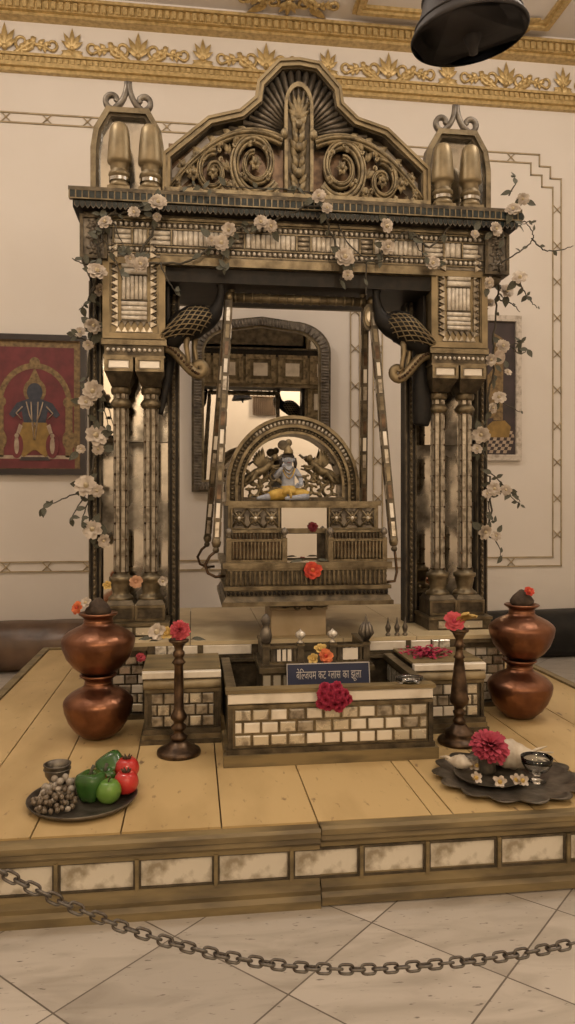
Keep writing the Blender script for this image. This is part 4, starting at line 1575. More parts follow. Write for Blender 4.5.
# railings of the seat: front pair and a higher row behind
for s in (-1, 1):
    x0, x1 = sorted((U(s * .115), U(s * .425)))
    for nm, yv, z0, z1, m in (('front_railing', 3.885, 1.088, 1.21, GILT), ('rear_railing', 3.955, 1.088, 1.255, GILTD)):
        mb = MB()
        mb.box(x0, x1, yv - .012, yv + .012, z1 - .014, z1, GILT)
        mb.box(x0, x1, yv - .012, yv + .012, z0, z0 + .012, GILT)
        mb.box(x0, x1, yv + .004, yv + .008, z0, z1, BRONZE)
        for xx in (x0 + .008, x1 - .008):
            mb.box(xx - .013, xx + .013, yv - .016, yv + .016, z0, z1 + .006, GILT)
        rr = mb.build(nm, sw)
        mb = MB()
        nb = 14
        for i in range(nb):
            x = x0 + .03 + (x1 - x0 - .06) * i / (nb - 1)
            h = z1 - z0
            mb.lathe([(.006, .01), (.0095, h * .2), (.0055, h * .38), (.009, h * .55), (.0055, h * .7), (.008, h * .85), (.005, h - .012)], (x, yv - .002, z0), m, 7)
        mb.build('balusters', rr)
    for xx, z in ((x0 + .008, 1.216), (x1 - .008, 1.216)):
        mb = MB(); mb.lathe([(.008, 0), (.01, .006), (.006, .012), (.018, .022), (.02, .034), (.012, .048), (0, .056)], (xx, 3.885, z), PEWTER, 12)
        mb.build('ball_finial', sw)
# seat box with latticed panels either side of a mirror
mb = MB()
mb.box(U(-.415), U(.415), 4.02, 4.62, 1.088, 1.39, GILTD)
mb.box(U(-.43), U(.43), 4.0, 4.63, 1.385, 1.41, GILT)
mb.box(U(-.42), U(.42), 4.005, 4.04, 1.235, 1.25, GILT)
mb.frame(U(-.415), U(.415), 1.25, 1.385, .012, 4.004, 4.03, GILT)
sb_ = mb.build('seat_box', sw)
for s in (-1, 1):
    x0, x1 = sorted((U(s * .135), U(s * .40)))
    mb = MB()
    mb.frame(x0, x1, 1.256, 1.38, .008, 4.0, 4.022, GILT)
    mb.box(x0, x1, 4.014, 4.022, 1.256, 1.38, PEWTER)
    w = (x1 - x0) / 3
    for k in range(3):
        cx_, cz_ = x0 + w * (k + .5), 1.318
        for sg in (-1, 1):
            mb.tube([(cx_ - w * .46, 4.01, cz_ - sg * .052), (cx_, 4.002, cz_), (cx_ + w * .46, 4.01, cz_ + sg * .052)], .0065, GILT, 5)
        mb.tube(xz([(cx_ + .03 * math.cos(a), cz_ + .036 * math.sin(a)) for a in [2 * PI * i / 14 for i in range(14)]], 4.008), .005, GILTD, 5, closed=True)
        for a in range(4):
            leaf_blob(mb, cx_, cz_, 4.006, .034, .018, a * PI / 2, GILT, .012)
        mb.sphere((cx_, 4.0, cz_), .010, CRYSTAL, 8, 6)
    mb.build('lattice_panel', sb_)
for z0, z1, nm in ((1.256, 1.382, 'centre_mirror'), (1.10, 1.232, 'lower_mirror')):
    mb = MB(); mb.box(U(-.125), U(.125) if z0 > 1.2 else U(.07), 4.006, 4.022, z0, z1, MIRROR); mb.build(nm, sb_)
# arched back
def arch(rx, rz, z0, zs, n=28):
    return [(U(-rx), z0)] + [(U(-rx * math.cos(PI * i / n)), zs + rz * math.sin(PI * i / n)) for i in range(n + 1)] + [(U(rx), z0)]


A0 = arch(.405, .425, 1.41, 1.505)
A1 = arch(.385, .405, 1.41, 1.505)
A2 = arch(.352, .370, 1.41, 1.505)
A3 = arch(.335, .352, 1.41, 1.505)
A4 = arch(.315, .330, 1.41, 1.505)
A5 = arch(.300, .315, 1.41, 1.505)
mb = MB()
mb.band(A0, A1, 4.43, 4.58, GILT)
mb.band(A1, A2, 4.455, 4.57, GILTD)
mb.band(A2, A3, 4.435, 4.58, GILT)
mb.band(A3, A4, 4.46, 4.57, GILTD)
mb.band(A4, A5, 4.44, 4.57, GILT)
ab = mb.build('arched_back', sw)
mb = MB()
n = 46
for i in range(n):
    a = PI * (i + .5) / n
    for rx, rz, rr in ((.3685, .3875, .011), (.325, .341, .0075)):
        x, z = U(-rx * math.cos(a)), 1.505 + rz * math.sin(a)
        nx, nz = -math.cos(a), math.sin(a)
        mb.tube([(x - nx * rr, 4.452, z - nz * rr), (x + nx * rr, 4.452, z + nz * rr)], (.0085, .008), CRYSTAL if rr > .01 and 12 < i < 40 else GILT, 6)
for s in (-1, 1):
    for k in range(3):
        mb.tube([(U(s * .357), 4.452, 1.43 + .027 * k), (U(s * .38), 4.452, 1.43 + .027 * k)], .009, GILT, 6)
mb.build('arch_beading', ab)
mb = MB(); mb.prism(A5, 4.545, 4.56, MIRROR); mb.build('arch_mirror', ab)
mb = MB()
mb.box(U(-.31), U(.31), 4.40, 4.56, 1.41, 1.435, GILTD)
for s in (-1, 1):
    for (uu, zz, r, tw) in ((.07, 1.48, .045, 2.3), (.15, 1.49, .05, -2.4), (.235, 1.475, .045, 2.3), (.105, 1.56, .035, -2.2), (.26, 1.545, .03, -2), (.19, 1.56, .03, 2.1)):
        sp = spiral(U(s * uu), zz, r, .008, PI / 2, PI / 2 + s * PI * tw, 22)
        mb.tube(xz(sp, 4.535), [(.010 * (1 - .4 * i / 23), .016) for i in range(23)], CARVE, 6)
        for i in range(0, 18, 4):
            x, z = sp[i]
            leaf_blob(mb, x, z, 4.527, .04, .022, math.atan2(z - zz, x - U(s * uu)) + .5, CARVE, .016)
mb.build('carved_relief', ab)
# scalloped drapery line across the mirror
for s in (-1, 1):
    mb = MB()
    pts = []
    for k in range(5):
        x0 = U(s * (.05 + .048 * k)); z0 = 1.70 - .012 * k
        pts += [(x0, 4.54, z0), (x0 + s * .024, 4.54, z0 - .02)]
    mb.tube(pts, [.007, .009] * 5, PEWTER, 5)
    mb.build('carved_swag', ab)
for s in (-1, 1):
    # winged figure flying in towards the centre
    base = Vector((U(s * .175), 4.50, 1.60))
    mb = MB()
    pts = [base + Vector((-s * .055, -.01, .055)), base + Vector((-s * .03, -.012, .03)), base, base + Vector((s * .045, 0, -.012)), base + Vector((s * .085, .005, -.035)), base + Vector((s * .12, .012, -.07)), base + Vector((s * .14, .018, -.085))]
    rad = [.012, .020, .026, .024, .018, .012, .008]
    mb.tube(pts, rad, CARVE, 10)
    h = pts[0] + Vector((-s * .012, -.006, .022))
    mb.tube([pts[0], h], [.011, .010], CARVE, 8)
    mb.sphere(h, (.017, .017, .021), CARVE, 10, 8)
    mb.sphere(h + Vector((-s * .016, -.004, -.002)), .005, CARVE, 6, 5)
    for dz, yy in ((-.005, -.016), (.012, .008)):
        mb.tube([base + Vector((-s * .03, yy * .6, .034)), base + Vector((-s * .07, yy - .01, .012 + dz)), base + Vector((-s * .105, yy - .01, .02 + dz))], [.010, .008, .005], CARVE, 7)
    mb.tube([base + Vector((s * .045, -.01, -.012)), base + Vector((s * .07, -.02, -.06)), base + Vector((s * .10, -.01, -.085))], [.018, .012, .007], CARVE, 8)
    wf = mb.build('winged_figure', ab)
    mb = MB()
    for k in range(6):
        a = PI / 2 - s * (.05 + .2 * k)
        leaf_blob(mb, base.x + s * .0, base.z + .02, 4.505 + .004 * k, .125 - .009 * k, .03, a, CARVE, .014)
    for k in range(4):
        a = PI / 2 + s * (.25 + .22 * k)
        leaf_blob(mb, base.x - s * .01, base.z + .035, 4.515, .06 - .006 * k, .022, a, CARVE, .012)
    mb.build('wing', wf)

# ------------------------------------------------------------------ seated figurine
fg = thing('deity_figurine', (U(-.06), 4.20, 1.41), 'small blue-grey seated figurine with yellow garment and crown on the swing seat', 'figurine')
fx, fy, fz = U(-.065), 4.20, 1.41


def skin(name, verts, edges, radii, m, parent, sub=2, root=0):
    me = bpy.data.meshes.new(name)
    lo = Vector((fx, fy, fz))
    me.from_pydata([tuple(Vector(v)) for v in verts], edges, [])
    me.materials.append(m)
    ob = bpy.data.objects.new(name, me)
    COL.objects.link(ob)
    md = ob.modifiers.new('skin', 'SKIN')
    md.use_smooth_shade = True
    for i, r in enumerate(radii):
        me.skin_vertices[0].data[i].radius = (r, r) if not isinstance(r, tuple) else r
        me.skin_vertices[0].data[i].use_root = (i == root)
    sd = ob.modifiers.new('sub', 'SUBSURF'); sd.levels = sub; sd.render_levels = sub
    dg = bpy.context.evaluated_depsgraph_get()
    nm = bpy.data.meshes.new_from_object(ob.evaluated_get(dg))
    nm.materials.clear(); nm.materials.append(m)
    nm.polygons.foreach_set('use_smooth', [True] * len(nm.polygons))
    ob.modifiers.clear()
    ob.data = nm
    ob.parent = parent
    W[ob.name] = W[parent.name] + ob.location
    return ob


# local metres from the seat: x right, y away, z up; figure about 0.29 m high
V = [(0, 0, .045), (0, .002, .085), (0, .004, .125), (0, .004, .158), (0, .002, .182), (0, -.004, .205), (0, -.006, .228),       # 0-6 pelvis..head
     (.038, .002, .155), (.062, -.004, .115), (.060, -.045, .085), (.052, -.068, .080),                                           # 7-10 right-hand side arm
     (-.038, .002, .155), (-.066, -.014, .122), (-.050, -.045, .150), (-.034, -.052, .172),                                      # 11-14 arm raised to the face
     (.035, -.012, .034), (.095, -.040, .024), (.055, -.075, .020), (.0, -.082, .016), (-.028, -.085, .014),                     # 15-19 folded leg
     (-.035, -.012, .034), (-.105, -.03, .022), (-.135, -.055, .018), (-.165, -.07, .014)]                                       # 20-23 other leg, stretched aside
Ed = [(0, 1), (1, 2), (2, 3), (3, 4), (4, 5), (5, 6), (3, 7), (7, 8), (8, 9), (9, 10), (3, 11), (11, 12), (12, 13), (13, 14), (0, 15), (15, 16), (16, 17), (17, 18), (18, 19), (0, 20), (20, 21), (21, 22), (22, 23)]
R = [.038, .033, .036, .032, .014, .029, .027, .018, .014, .011, .009, .018, .014, .011, .009, .028, .020, .016, .012, .007, .028, .02, .014, .008]
V = [(v[0] - 0, v[1] + .02, v[2]) for v in V]
body = skin('body', V, Ed, R, SKINB, fg)
body.location = (0, 0, 0)
o0 = W[fg.name]


def fpart(name, fn, parent=body):
    mb = MB(); fn(mb)
    for p in mb.v:
        p += o0
    return mb.build(name, parent)


W[body.name] = Vector(o0)


def _hand(mb, c, dirx, up):
    c = Vector(c)
    for k in range(4):
        o = Vector((0, 0, .006 * (k - 1.5))) if not up else Vector((.005 * (k - 1.5), 0, 0))
        L = (.020, .023, .021, .016)[k]
        d = Vector((dirx * L, -.004, 0)) if not up else Vector((dirx * .004, -.003, L))
        mb.tube([c + o, c + o + d * .6, c + o + d + Vector((0, .004, -.003))], [.0034, .003, .0022], SKINB, 6)
    mb.tube([c + Vector((0, -.004, -.002)), c + Vector((dirx * .006, -.010, .008)), c + Vector((dirx * .013, -.011, .013))], [.0036, .003, .0022], SKINB, 6)


fpart('fingers', lambda mb: (_hand(mb, (.046, -.055, .08), -1, False), _hand(mb, (-.03, -.034, .172), 1, True)))


def _face(mb):
    yf = -.0135
    for s in (-1, 1):
        mb.sphere((s * .0105, yf + .001, .218), (.0062, .003, .0038), EYEW, 8, 6)
        mb.sphere((s * .0105, yf - .0015, .218), (.0026, .0018, .003), HAIRM, 6, 5)
        mb.tube([(s * .004, yf, .2255), (s * .0105, yf - .0005, .2285), (s * .017, yf + .004, .2255)], .0014, HAIRM, 4)
        mb.sphere((s * .028, .014, .213), (.005, .007, .011), SKINB, 8, 6)
    mb.tube([(0, yf, .221), (0, yf - .0065, .208), (0, yf - .001, .2045)], [.002, .004, .0025], SKINB, 6)
    mb.tube([(-.008, yf + .003, .1975), (0, yf - .0005, .196), (.008, yf + .003, .1975)], .002, DKRED, 5)


fpart('face', _face)
fpart('hair', lambda mb: (mb.sphere((0, .026, .224), (.033, .022, .031), HAIRM, 14, 10), mb.tube([(-.03, .018, .222), (-.036, .02, .195), (-.034, .016, .168)], [.01, .010, .006], HAIRM, 8), mb.tube([(.03, .018, .222), (.036, .02, .195), (.034, .016, .168)], [.01, .010, .006], HAIRM, 8)))


def _crown(mb):
    mb.lathe([(.024, 0), (.026, .006), (.022, .012), (.024, .018), (.016, .028), (.012, .036), (.004, .046), (0, .05)], (0, .014, .243), GILTB, 16)
    for k in range(7):
        a = PI / 2 + (k - 3) * .22
        leaf_blob(mb, -.012 + .0 * k, .262, .012, .045, .014, a + .35, GILTD, .004)
    mb.sphere((-.026, .018, .288), (.028, .010, .026), GILTD, 12, 8)
    mb.sphere((.002, .02, .30), (.018, .009, .02), GILT, 10, 7)


fpart('crown', _crown)


def _dhoti(mb):
    mb.tube([(0, .018, .075), (.0, .015, .05), (.0, .01, .03)], [(.042, .04), (.05, .045), (.055, .05)], DHOTI, 14)
    mb.tube([(.02, .012, .04), (.07, -.01, .034), (.094, -.018, .027)], [.034, .028, .024], DHOTI, 12)
    mb.tube([(-.02, .012, .04), (-.07, -.002, .032), (-.10, -.010, .025)], [.034, .028, .022], DHOTI, 12)
    mb.tube([(.0, -.032, .05), (.004, -.05, .03), (.0, -.07, .012)], [(.01, .006), (.016, .006), (.02, .005)], DHOTI, 8)


fpart('dhoti', _dhoti)


def _neck(mb):
    for wdt, z0, dr, yb in ((.022, .176, .020, .0), (.028, .172, .034, -.006), (.032, .168, .052, -.009)):
        pts = []
        for k in range(-8, 9):
            t = k / 8
            pts.append((wdt * t, yb - .012 + .022 * t * t, z0 - dr * (1 - t * t)))
        mb.tube(pts, .003, GILTB if dr < .05 else DHOTI, 6)
        mb.sphere(pts[8], .0055, GILTB, 8, 6)
    for s in (-1, 1):
        mb.tube([(s * .058 + .016 * math.cos(a), .016 + .016 * math.sin(a), .125) for a in [2 * PI * k / 12 for k in range(12)]], .003, GILTB, 5, closed=True)


fpart('jewellery', _neck)

fg.scale = (1.15, 1.1, 1.12)
# ------------------------------------------------------------------ block under the swing
mb = MB()
p0, p1 = P(271, 636, 4.02), P(326, 636, 4.02)
mb.box(p0.x, p1.x, 4.02, 4.36, ZP, ZP + .145, BLOCK, ch=.004)
mb.box(p0.x - .008, p1.x + .008, 4.012, 4.37, ZP + .145, ZP + .16, BLOCK, ch=.004)
tag(mb.build('low_stool'), 'plain beige wooden block standing on the plinth below the swing', 'block')

# ------------------------------------------------------------------ hanging mirror on the back wall
mi = thing('wall_mirror', (CX + .01, 6.66, 1.50), 'tall arched mirror in a reeded frame leaning out from the back wall', 'mirror')
T = Matrix.Translation((CX + .01, 6.68, 1.50)) @ Matrix.Rotation(math.radians(1.9), 4, 'X')


def marc(hw, h, r, n=10, z0=0.0):
    pts = [(-hw, z0), (-hw, h - r)]
    pts += [(-hw + r - r * math.cos(PI / 2 * i / n), h - r + r * math.sin(PI / 2 * i / n) * .8) for i in range(1, n + 1)]
    cr_ = .2 * r
    top = [(x, z) for x, z in pts]
    pts = top + [(0, h - .2 * r + .035)] + [(-x, z) for x, z in reversed(top)]
    return pts


mbx = []
for (hw0, h0, hw1, h1, r0, r1, z0, z1, y0, y1, m) in ((.625, 1.60, .605, 1.58, .34, .325, .0, .02, -.05, .0, GILTD), (.605, 1.58, .535, 1.51, .325, .27, .02, .09, -.07, .0, PEWTER), (.535, 1.51, .515, 1.49, .27, .255, .09, .11, -.055, .0, GILT)):
    mb = MB()
    mb.band(marc(hw0, h0, r0, z0=z0), marc(hw1, h1, r1, z0=z1), y0, y1, m, True)
    for p in mb.v:
        p[:] = T @ p
    mbx.append(mb)
m0 = mbx[0]
for o in mbx[1:]:
    off = len(m0.v); m0.v += o.v
    for f, k, s_ in zip(o.f, o.mi, o.sm):
        m0.f.append(tuple(i + off for i in f)); m0.mi.append(m0._m(o.mats[k])); m0.sm.append(s_)
fr = m0.build('frame', mi)
mb = MB()
cl = marc(.57, 1.545, .297, z0=.055)
L = []
for a, b in zip(cl, cl[1:] + cl[:1]):
    d = math.hypot(b[0] - a[0], b[1] - a[1]); n = max(1, int(d / .026))
    for i in range(n):
        t = (i + .5) / n
        nx, nz = -(b[1] - a[1]) / d, (b[0] - a[0]) / d
        x, z = a[0] + (b[0] - a[0]) * t, a[1] + (b[1] - a[1]) * t
        mb.tube([(x - nx * .032, -.072, z - nz * .032), (x + nx * .032, -.072, z + nz * .032)], .0085, PEWTER, 5, M=T)
mb.build('reeding', fr)
mb = MB(); mb.prism(marc(.52, 1.495, .257, z0=.105), -.03, -.02, MIRROR, M=T); mb.build('mirror_pane', mi)

# ------------------------------------------------------------------ pictures
def disc(cx, cz, rx, rz, n=24, a0=0, a1=2 * PI):
    return [(cx + rx * math.cos(a0 + (a1 - a0) * k / n), cz + rz * math.sin(a0 + (a1 - a0) * k / n)) for k in range(n if a1 - a0 > 6.2 else n + 1)]


pa = thing('framed_painting', (-1.355, 6.68, 1.645), 'dark framed painting of a standing dark-skinned deity in yellow on a red ground', 'picture')
x0, x1, z0, z1 = -1.80, -.925, 1.645, 2.865
mb = MB(); mb.frame(x0, x1, z0, z1, .05, 6.645, 6.70, WOODF); mb.frame(x0 + .045, x1 - .045, z0 + .045, z1 - .045, .012, 6.655, 6.69, BRONZE)
mb.build('frame', pa)
mb = MB(); mb.box(x0 + .05, x1 - .05, 6.675, 6.69, z0 + .05, z1 - .05, PRED)
cv = mb.build('canvas', pa)
mb = MB()
cxp = -1.365
Y1, Y2, Y3, Y4 = 6.675, 6.673, 6.671, 6.669


def fl(poly, lev, m):
    mb.prism(poly, 6.675 - .0015 * lev, 6.676, m)


mb.frame(x0 + .052, x1 - .052, z0 + .052, z1 - .052, .055, 6.6742, 6.676, PGOLD)
fl([(x0 + .1, z0 + .055), (x1 - .1, z0 + .055), (x1 - .1, z0 + .14), (x0 + .1, z0 + .14)], 2, PRED)
fl([(x0 + .1, z0 + .14), (x1 - .1, z0 + .14), (x1 - .1, z0 + .17), (x0 + .1, z0 + .17)], 2, PPALE)
# arch
oa = [(cxp + .315 * math.cos(a), 2.26 + .36 * math.sin(a)) for a in [PI * k / 24 for k in range(25)]]
ia = [(cxp + .27 * math.cos(a), 2.26 + .31 * math.sin(a)) for a in [PI * k / 24 for k in range(25)]]
mb.band(oa, ia, 6.673, 6.676, PGOLD)
for s in (-1, 1):
    fl([(cxp + s * .26, 1.8), (cxp + s * .32, 1.8), (cxp + s * .32, 2.27), (cxp + s * .26, 2.27)][::s], 2, PGOLD)
    fl(disc(cxp + s * .29, 2.28, .05, .05), 3, PGOLD); fl(disc(cxp + s * .29, 1.95, .055, .09), 3, PGOLD)
fl(disc(cxp, 2.62, .045, .05), 3, PGOLD)
# figure
fl(disc(cxp, 2.375, .095, .11), 2, PGOLD)
fl([(cxp - .07, 2.42), (cxp + .07, 2.42), (cxp + .035, 2.5), (cxp, 2.58), (cxp - .035, 2.5)], 3, PGOLD)
fl(disc(cxp, 2.365, .065, .08), 4, PBLUE)
fl([(cxp - .045, 2.31), (cxp + .045, 2.31), (cxp + .15, 2.27), (cxp + .215, 2.17), (cxp + .18, 2.14), (cxp + .11, 2.2), (cxp + .085, 2.07), (cxp - .085, 2.07), (cxp - .11, 2.2), (cxp - .18, 2.14), (cxp - .215, 2.17), (cxp - .15, 2.27)], 3, PBLUE)
fl([(cxp - .10, 2.10), (cxp + .10, 2.10), (cxp + .16, 1.86), (cxp + .09, 1.80), (cxp + .015, 1.86), (cxp - .015, 1.86), (cxp - .09, 1.80), (cxp - .16, 1.86)], 5, PYEL)
for a, b in (((-.07, 2.28), (.0, 2.06)), ((.07, 2.28), (.0, 2.06)), ((-.03, 2.28), (-.005, 1.95)), ((.03, 2.28), (.005, 1.95))):
    mb.tube([(cxp + a[0], 6.666, a[1]), (cxp + (a[0] + b[0]) / 2 * 1.25, 6.666, (a[1] + b[1]) / 2), (cxp + b[0], 6.666, b[1])], .006, PPALE, 5)
for s in (-1, 1):
    fl(disc(cxp + s * .15, 1.90, .055, .11), 6, PRED); fl(disc(cxp + s * .15, 1.90, .02, .075), 7, PPALE); fl(disc(cxp + s * .15, 1.985, .018, .02), 7, PPALE)
    fl([(cxp + s * .10, 2.07), (cxp + s * .15, 1.93), (cxp + s * .17, 1.95), (cxp + s * .13, 2.09)][::s], 6, PPALE)
    mb.tube([(cxp + s * .10, 6.666, 2.24), (cxp + s * .155, 6.666, 2.18), (cxp + s * .11, 6.666, 2.13)], .006, PPALE, 5)
fl([(cxp - .11, 1.80), (cxp + .11, 1.80), (cxp + .13, 1.77), (cxp - .13, 1.77)], 6, PDARK)
mb.build('painted_scene', cv)

pb = thing('framed_painting', (2.77, 6.68, 1.80), 'painting in a distressed white frame behind the right garland, with a checkered floor', 'picture')
x0, x1, z0, z1 = 2.44, 3.085, 1.80, 3.17
mb = MB(); mb.frame(x0, x1, z0, z1, .05, 6.655, 6.70, AGEDF); mb.frame(x0 + .04, x1 - .04, z0 + .04, z1 - .04, .016, 6.65, 6.69, AGEDF)
mb.build('frame', pb)
mb = MB(); mb.box(x0 + .05, x1 - .05, 6.68, 6.69, z0 + .05, z1 - .05, PDARK)
cv = mb.build('canvas', pb)
mb = MB()
for i in range(14):
    for j in range(7):
        if (i + j) % 2 == 0:
            u0, u1 = x0 + .06 + i * .034, x0 + .06 + (i + 1) * .034
            a, b = z0 + .07 + j * .03, z0 + .07 + (j + 1) * .03
            sk = .03
            mb.prism([(u0 + j * sk * .3, a), (u1 + j * sk * .3, a), (min(x1 - .072, u1 + (j + 1) * sk * .3), b), (u0 + (j + 1) * sk * .3, b)], 6.677, 6.681, PPALE)
mb.prism([(x1 - .30, 2.02), (x1 - .12, 2.02), (x1 - .10, 2.12), (x1 - .16, 2.18), (x1 - .28, 2.17), (x1 - .36, 2.1)], 6.675, 6.681, PYEL)
mb.prism([(x1 - .27, 2.18), (x1 - .18, 2.18), (x1 - .17, 2.95), (x1 - .26, 3.0)], 6.676, 6.681, PGOLD)
mb.prism(disc(x1 - .21, 2.78, .055, .07), 6.674, 6.681, PPALE)
mb.prism([(x1 - .34, 2.2), (x1 - .27, 2.2), (x1 - .25, 2.7), (x1 - .33, 2.6)], 6.675, 6.681, PGOLD)
mb.build('painted_scene', cv)

# ------------------------------------------------------------------ copper pots
def pot(loc, R, H, label):
    mb = MB()
    prof = [(.26, 0), (.45, .025), (.68, .13), (.85, .26), (.965, .42), (1.0, .53), (.985, .575), (.93, .62), (.80, .68), (.62, .735), (.46, .775), (.40, .81), (.385, .87), (.40, .895), (.47, .925), (.505, .945), (.505, .965), (.48, .975), (.40, .955), (.37, .90)]
    r = random.Random(int(loc[0] * 100))
    ph = [r.random() * 6 for _ in range(4)]
    t = thing('water_pot', loc, label, 'pot', 'stacked copper water pots')
    mb.lathe([(a * R, b * H) for a, b in prof], loc, COPPER, 48, wob=lambda a, i: 1 + .006 * math.sin(3 * a + ph[0] + i) + .005 * math.sin(5 * a + ph[1]))
    mb.build('vessel', t)
    mb = MB()
    mb.lathe([(.36 * R, -.0), (.395 * R, .006), (.40 * R, .016), (.36 * R, .02)], (loc[0], loc[1], loc[2] + .80 * H), COPPER, 36)
    mb.tube([(loc[0] + .50 * R * math.cos(a), loc[1] + .50 * R * math.sin(a), loc[2] + .957 * H) for a in [2 * PI * k / 36 for k in range(36)]], .006, COPPER, 6, closed=True)
    mb.build('neck_ring', t)
    return t


PL = (-.452, 3.66); PR = (1.712, 3.72)
pot((*PL, ZD), .166, .315, 'lower copper water pot of the left stack, on the deck')
pot((*PL, ZD + .305), .175, .305, 'upper copper water pot of the left stack, with a dark coconut on top')
pot((*PR, ZD), .168, .315, 'lower copper water pot of the right stack, on the deck')
pot((PR[0] + .012, PR[1], ZD + .305), .170, .30, 'upper copper water pot of the right stack, with an orange flower on top')
for (x, y), lab in ((PL, 'brown husked coconut sitting in the mouth of the left pot stack'), ((PR[0] + .012, PR[1]), 'brown husked coconut sitting in the mouth of the right pot stack')):
    mb = MB()
    mb.lathe([(0, -.03), (.04, -.018), (.06, .006), (.062, .02), (.048, .044), (.028, .062), (.012, .076), (0, .08)], (x, y, ZD + .305 + .29), COCO, 20, wob=lambda a, i: 1 + .03 * math.sin(5 * a + i))
    ob = mb.build('coconut')
    tag(ob, lab, 'coconut')

# ------------------------------------------------------------------ candlesticks
def stick(x, y, H, lab, kind):
    t = thing('candlestick', (x, y, ZD), lab, 'candlestick', 'tall turned candlesticks')
    if kind == 0:
        foot = [(.096, 0), (.099, .008), (.096, .020), (.086, .024), (.078, .030), (.06, .036), (.044, .05), (.032, .062)]
        stem_ = [(.032, .062), (.038, .07), (.04, .08), (.024, .09), (.020, .10), (.034, .112), (.036, .122), (.022, .134), (.026, .145), (.036, .156), (.038, .168), (.028, .182), (.021, .20), (.022, .30), (.020, .385), (.024, .392), (.032, .40), (.024, .41), (.018, .42), (.026, .43), (.026, .445), (.018, .455), (.022, .47), (.03, .48), (.036, .49)]
    else:
        foot = [(.098, 0), (.102, .010), (.096, .020), (.072, .026), (.066, .034), (.07, .046), (.066, .056), (.046, .066), (.036, .08), (.026, .09)]
        stem_ = [(.026, .09), (.032, .10), (.026, .112), (.018, .122), (.028, .134), (.030, .144), (.018, .156), (.026, .166), (.042, .182), (.046, .20), (.040, .222), (.034, .28), (.026, .35), (.02, .385), (.028, .392), (.02, .402), (.017, .42), (.017, .435), (.028, .445), (.02, .456), (.018, .475), (.026, .49), (.036, .51)]
    k = H / stem_[-1][1]
    mb = MB(); mb.lathe([(r, z * k) for r, z in foot], (x, y, ZD), BRONZE if kind == 0 else GILTD if 0 else BRONZE, 32); mb.build('foot', t)
    mb = MB(); mb.lathe([(r, z * k) for r, z in stem_], (x, y, ZD), BRONZE, 24); mb.build('stem', t)
    mb = MB(); mb.lathe([(.036, 0), (.044, .004), (.046, .014), (.040, .018), (.03, .012)], (x, y, ZD + H - .004), BRONZE, 24); mb.build('drip_cup', t)
    return t


SL, SR = (-.062, 3.37), (1.247, 3.36)
stick(*SL, .505, 'dark turned candlestick on the left, with a pink and a yellow flower on its top', 0)
stick(*SR, .525, 'bronze turned candlestick on the right, with a pink rose and yellow petals on its top', 1)


# ------------------------------------------------------------------ flowers
def petal(mb, c, az, tilt, L, w, m, cup=.35):
    """one curved petal from point c, leaning out by tilt"""
    n = 4
    vs, fs = [], []
    d = Vector((math.cos(az), math.sin(az), 0)); sd = Vector((-math.sin(az), math.cos(az), 0)); up = Vector((0, 0, 1))
    p = Vector(c)
    tl = tilt
    for i in range(n + 1):
        t = i / n
        ww = w * (math.sin(PI * (.12 + .74 * t)) if t < 1 else .45)
        f = d * math.sin(tl) + up * math.cos(tl)
        nn = d * math.cos(tl) - up * math.sin(tl)
        for s in (-1, 0, 1):
            vs.append(p + sd * (s * ww * .5) - nn * (cup * ww * .5 * abs(s)))
        p = p + f * (L / n)
        tl += .22
    for i in range(n):
        for k in range(2):
            a = i * 3 + k
            fs.append((a, a + 1, a + 4, a + 3))
    mb.add(vs, fs, m, True)


def rose_mesh(name, m, mc, r=.05, layers=((3, .15, .55), (5, .5, .8), (6, .85, 1.0), (7, 1.2, 1.1)), seed=1):
    """blossom pointing along +z, centred on the origin"""
    rd = random.Random(seed)
    mb = MB()
    mb.lathe([(r * .08, -r * .45), (r * .25, -r * .35), (r * .3, -r * .1), (r * .22, r * .25), (0, r * .4)], (0, 0, 0), mc, 10)
    for j, (n, tl, L) in enumerate(layers):
        for k in range(n):
            petal(mb, (0, 0, -r * .3), 2 * PI * (k + .37 * j) / n + rd.uniform(-.15, .15), tl * .8 + rd.uniform(-.08, .08), r * L * rd.uniform(.92, 1.08), r * (.95 if j else .7), m)
    return mb.mesh(name)


def pompon_mesh(name, m, r=.05, n=90, seed=2, dome=True):
    rd = random.Random(seed)
    mb = MB()
    mb.sphere((0, 0, 0), (r * .5, r * .5, r * .4), m, 10, 7)
    for i in range(n):
        zz = 1 - (i + .5) / n * (1.25 if dome else 2)
        az = i * 2.39996
        petal(mb, (r * .2 * math.cos(az) * math.sqrt(max(0, 1 - zz * zz)), r * .2 * math.sin(az) * math.sqrt(max(0, 1 - zz * zz)), r * .2 * zz), az, math.acos(max(-1, min(1, zz))) + rd.uniform(-.15, .15) - .2, r * rd.uniform(.7, .95), r * .38, m, .5)
    return mb.mesh(name)


M_ROSE = [rose_mesh('rose', ROSE, ROSEC, seed=s) for s in (1, 2, 3)]
M_OPEN = rose_mesh('open_rose', ROSE, ROSEC, layers=((6, 1.0, .9), (7, 1.3, 1.2)), seed=5)
M_PINK = pompon_mesh('pink_flower', PINK)
M_PINKR = rose_mesh('pink_rose', ROSEP, PINK, seed=8)
M_PINKC = pompon_mesh('pink_flower', ROSEP, seed=6)
M_MAG = pompon_mesh('crimson_flower', MAGENTA, n=110, seed=4)
M_ORA = rose_mesh('orange_flower', ORANGE, RED, seed=9)
M_YEL = rose_mesh('yellow_flower', YELLOW, YELLOW, layers=((4, .3, .8), (5, .9, 1.1)), seed=10)
M_RED = rose_mesh('red_flower', RED, ORANGE, layers=((5, .6, .9), (6, 1.1, 1.1), (6, 1.4, 1.0)), seed=11)
M_DKR = pompon_mesh('dark_red_flower', DKRED, n=60, seed=12)
M_PEA = rose_mesh('peach_flower', PEACH, PEACH, seed=13)
